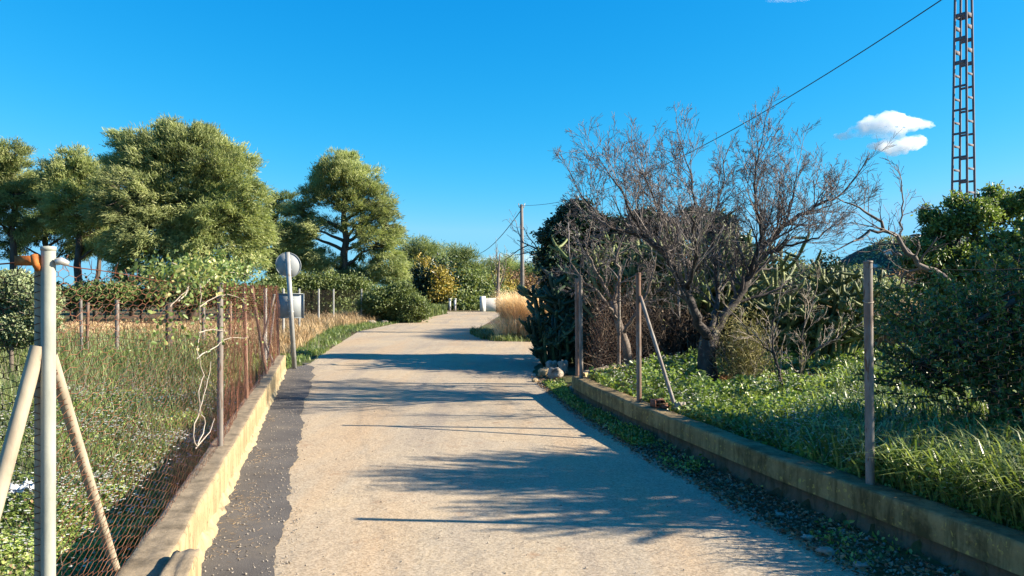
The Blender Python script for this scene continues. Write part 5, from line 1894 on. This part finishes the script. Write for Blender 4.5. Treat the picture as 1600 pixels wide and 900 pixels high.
lattice("lattice_tower", "tall steel lattice tower rising behind the glossy tree on the right", (15.87, 27, 0), 14.5, .86, .46, R(-12.5), .83, .075, 'lattice_steel', 9.2)
lattice("lattice_tower", "tiny distant lattice tower against the round topped pine", lt, 7.8, .8, .5, R(14), .75, .09, 'white_render')

# white wall at the bend
g = Geo()
wr = empty("white_wall", (-1.4, 56, 0), "low white rendered wall across the far end of the road", "wall")
x0, x1 = (750 - 800) / F * 56, (830 - 800) / F * 56
g.box((x0 + .32 + 1.5 * math.cos(R(38)), 56 + 1.5 * math.sin(R(38)), .46), (3.0, .2, 1.0), R(38))
part(g, "panel", M['white_render'], wr)
g = Geo()
g.box((x0 + .2, 55.85, .53), (.34, .24, 1.14), R(38))
part(g, "end_pillar", M['white_render'], wr)
for k, (px, lab) in enumerate([(703, "small white gatepost left of the loose grey green tree"), (711, "second small white gatepost nearer the white wall")]):
    g = Geo()
    g.box(((px - 800) / F * 58, 58, .4), (.16, .16, .9))
    g.box(((px - 800) / F * 58, 58, .87), (.22, .22, .06))
    tag(g.build("gate_post", M['white_render'], loc=((px - 800) / F * 58, 58, 0)), lab, "post")

# houses on the hill
hs_ = [(1362, 371, 14, "pale house on the wooded hill left of the arching tree"), (1388, 372, 10, "small white house on the hill between the bare branches"), (1432, 366, 16, "larger white house on the hill beside the glossy tree"),
       (1450, 371, 11, "pale house on the hill right of the larger white one")]
for px, py, w_, lab in hs_:
    d_ = 1080
    c = at(px, py, d_)
    c[2] = float(hill_z(np.array([c[0]]), np.array([d_]))[0]) + 6.5
    w = w_ * d_ / F
    root = empty("hill_house", (c[0], d_, c[2] - 4), lab, "house", "houses on the far hill")
    g = Geo()
    g.box((c[0], d_, c[2] - 2), (w, 9, 7))
    g.box((c[0] + w * .3, d_ - 5, c[2] - 3.2), (w * .5, 5, 5))
    part(g, "wall", M['white_render'], root)
    g = Geo()
    V = [(c[0] - w * .55, d_ - 5, c[2] + 1.45), (c[0] + w * .55, d_ - 5, c[2] + 1.45), (c[0] + w * .55, d_ + 5, c[2] + 1.45), (c[0] - w * .55, d_ + 5, c[2] + 1.45), (c[0] - w * .3, d_, c[2] + 3.2), (c[0] + w * .3, d_, c[2] + 3.2)]
    g.add(V, [[0, 1, 5, 4], [2, 3, 4, 5], [0, 3, 2, 1]], [[1, 2, 5], [3, 0, 4]])
    part(g, "roof", M['roof_tile'], root)
    for k in (-.3, -.05):
        g = Geo()
        g.box((c[0] + w * k, d_ - 4.53, c[2] - 1.2), (w * .1, .1, 1.8))
        part(g, "window", M['window_glass'], root)

# ------------------------------------------------------------------ clouds
sc.cycles.volume_bounces = 8


def cloud_mat(name, dens):
    m, N, Lk = newmat(name)
    v = N.new("ShaderNodeVolumePrincipled")
    v.inputs['Color'].default_value = (1, 1, 1, 1)
    nz = noise(N, Lk, .022, 5, .6, position(N))
    r_ = ramp(N, [(.37, (0, 0, 0)), (.58, (1, 1, 1))])
    Lk.new(nz.outputs['Fac'], r_.inputs[0])
    mm = N.new("ShaderNodeMath")
    mm.operation = 'MULTIPLY'
    mm.inputs[1].default_value = dens
    Lk.new(r_.outputs[0], mm.inputs[0])
    Lk.new(mm.outputs[0], v.inputs['Density'])
    o_ = N.new("ShaderNodeOutputMaterial")
    Lk.new(v.outputs[0], o_.inputs['Volume'])
    return m


def cloud(blobs, d_, mat, vox, amp):
    s_ = d_ / F
    c0 = at(blobs[0][0], blobs[0][1], d_)
    g_ = Geo()
    for k, (px, py, rx, rz_) in enumerate(blobs):
        c = at(px, py, d_)
        lump(g_, c, (2 * rx * s_, (rx + rz_) * s_ * 1.1, 2 * rz_ * s_), k, 4, .04, 0, 2.0)
    o_ = g_.build("cloud", mat, loc=c0, smooth=True)
    rm = o_.modifiers.new("remesh", 'REMESH')
    rm.mode = 'VOXEL'
    rm.voxel_size = vox
    rm.use_smooth_shade = True
    for nm, sz, st in (("billow", vox * 9, amp), ("puff", vox * 3.5, amp * .4)):
        tx = bpy.data.textures.new(nm, 'CLOUDS')
        tx.noise_scale = sz
        tx.noise_depth = 3
        dm = o_.modifiers.new(nm, 'DISPLACE')
        dm.texture = tx
        dm.strength = st
        dm.mid_level = .5
    return tag(o_, kind="stuff")


cloud([(1365, 194, 26, 13), (1390, 190, 28, 15), (1415, 194, 26, 12), (1440, 194, 18, 6), (1345, 206, 24, 9), (1322, 212, 16, 5), (1385, 208, 32, 8), (1395, 228, 34, 10), (1422, 224, 26, 11), (1400, 238, 18, 6),
       (1372, 228, 18, 6), (1309, 213, 7, 3), (1454, 197, 8, 3)], 1500, cloud_mat("cloud_vapour", .055), 2.0, 16)
cloud([(1215, -1, 20, 3), (1240, -4, 30, 4)], 1500, cloud_mat("thin_cloud_vapour", .012), 1.5, 6)
cloud([(760, 408, 60, 8), (810, 405, 60, 9), (700, 412, 50, 6), (860, 410, 60, 8), (930, 414, 70, 7)], 4000, cloud_mat("low_cloud_vapour", .0022), 8, 30)
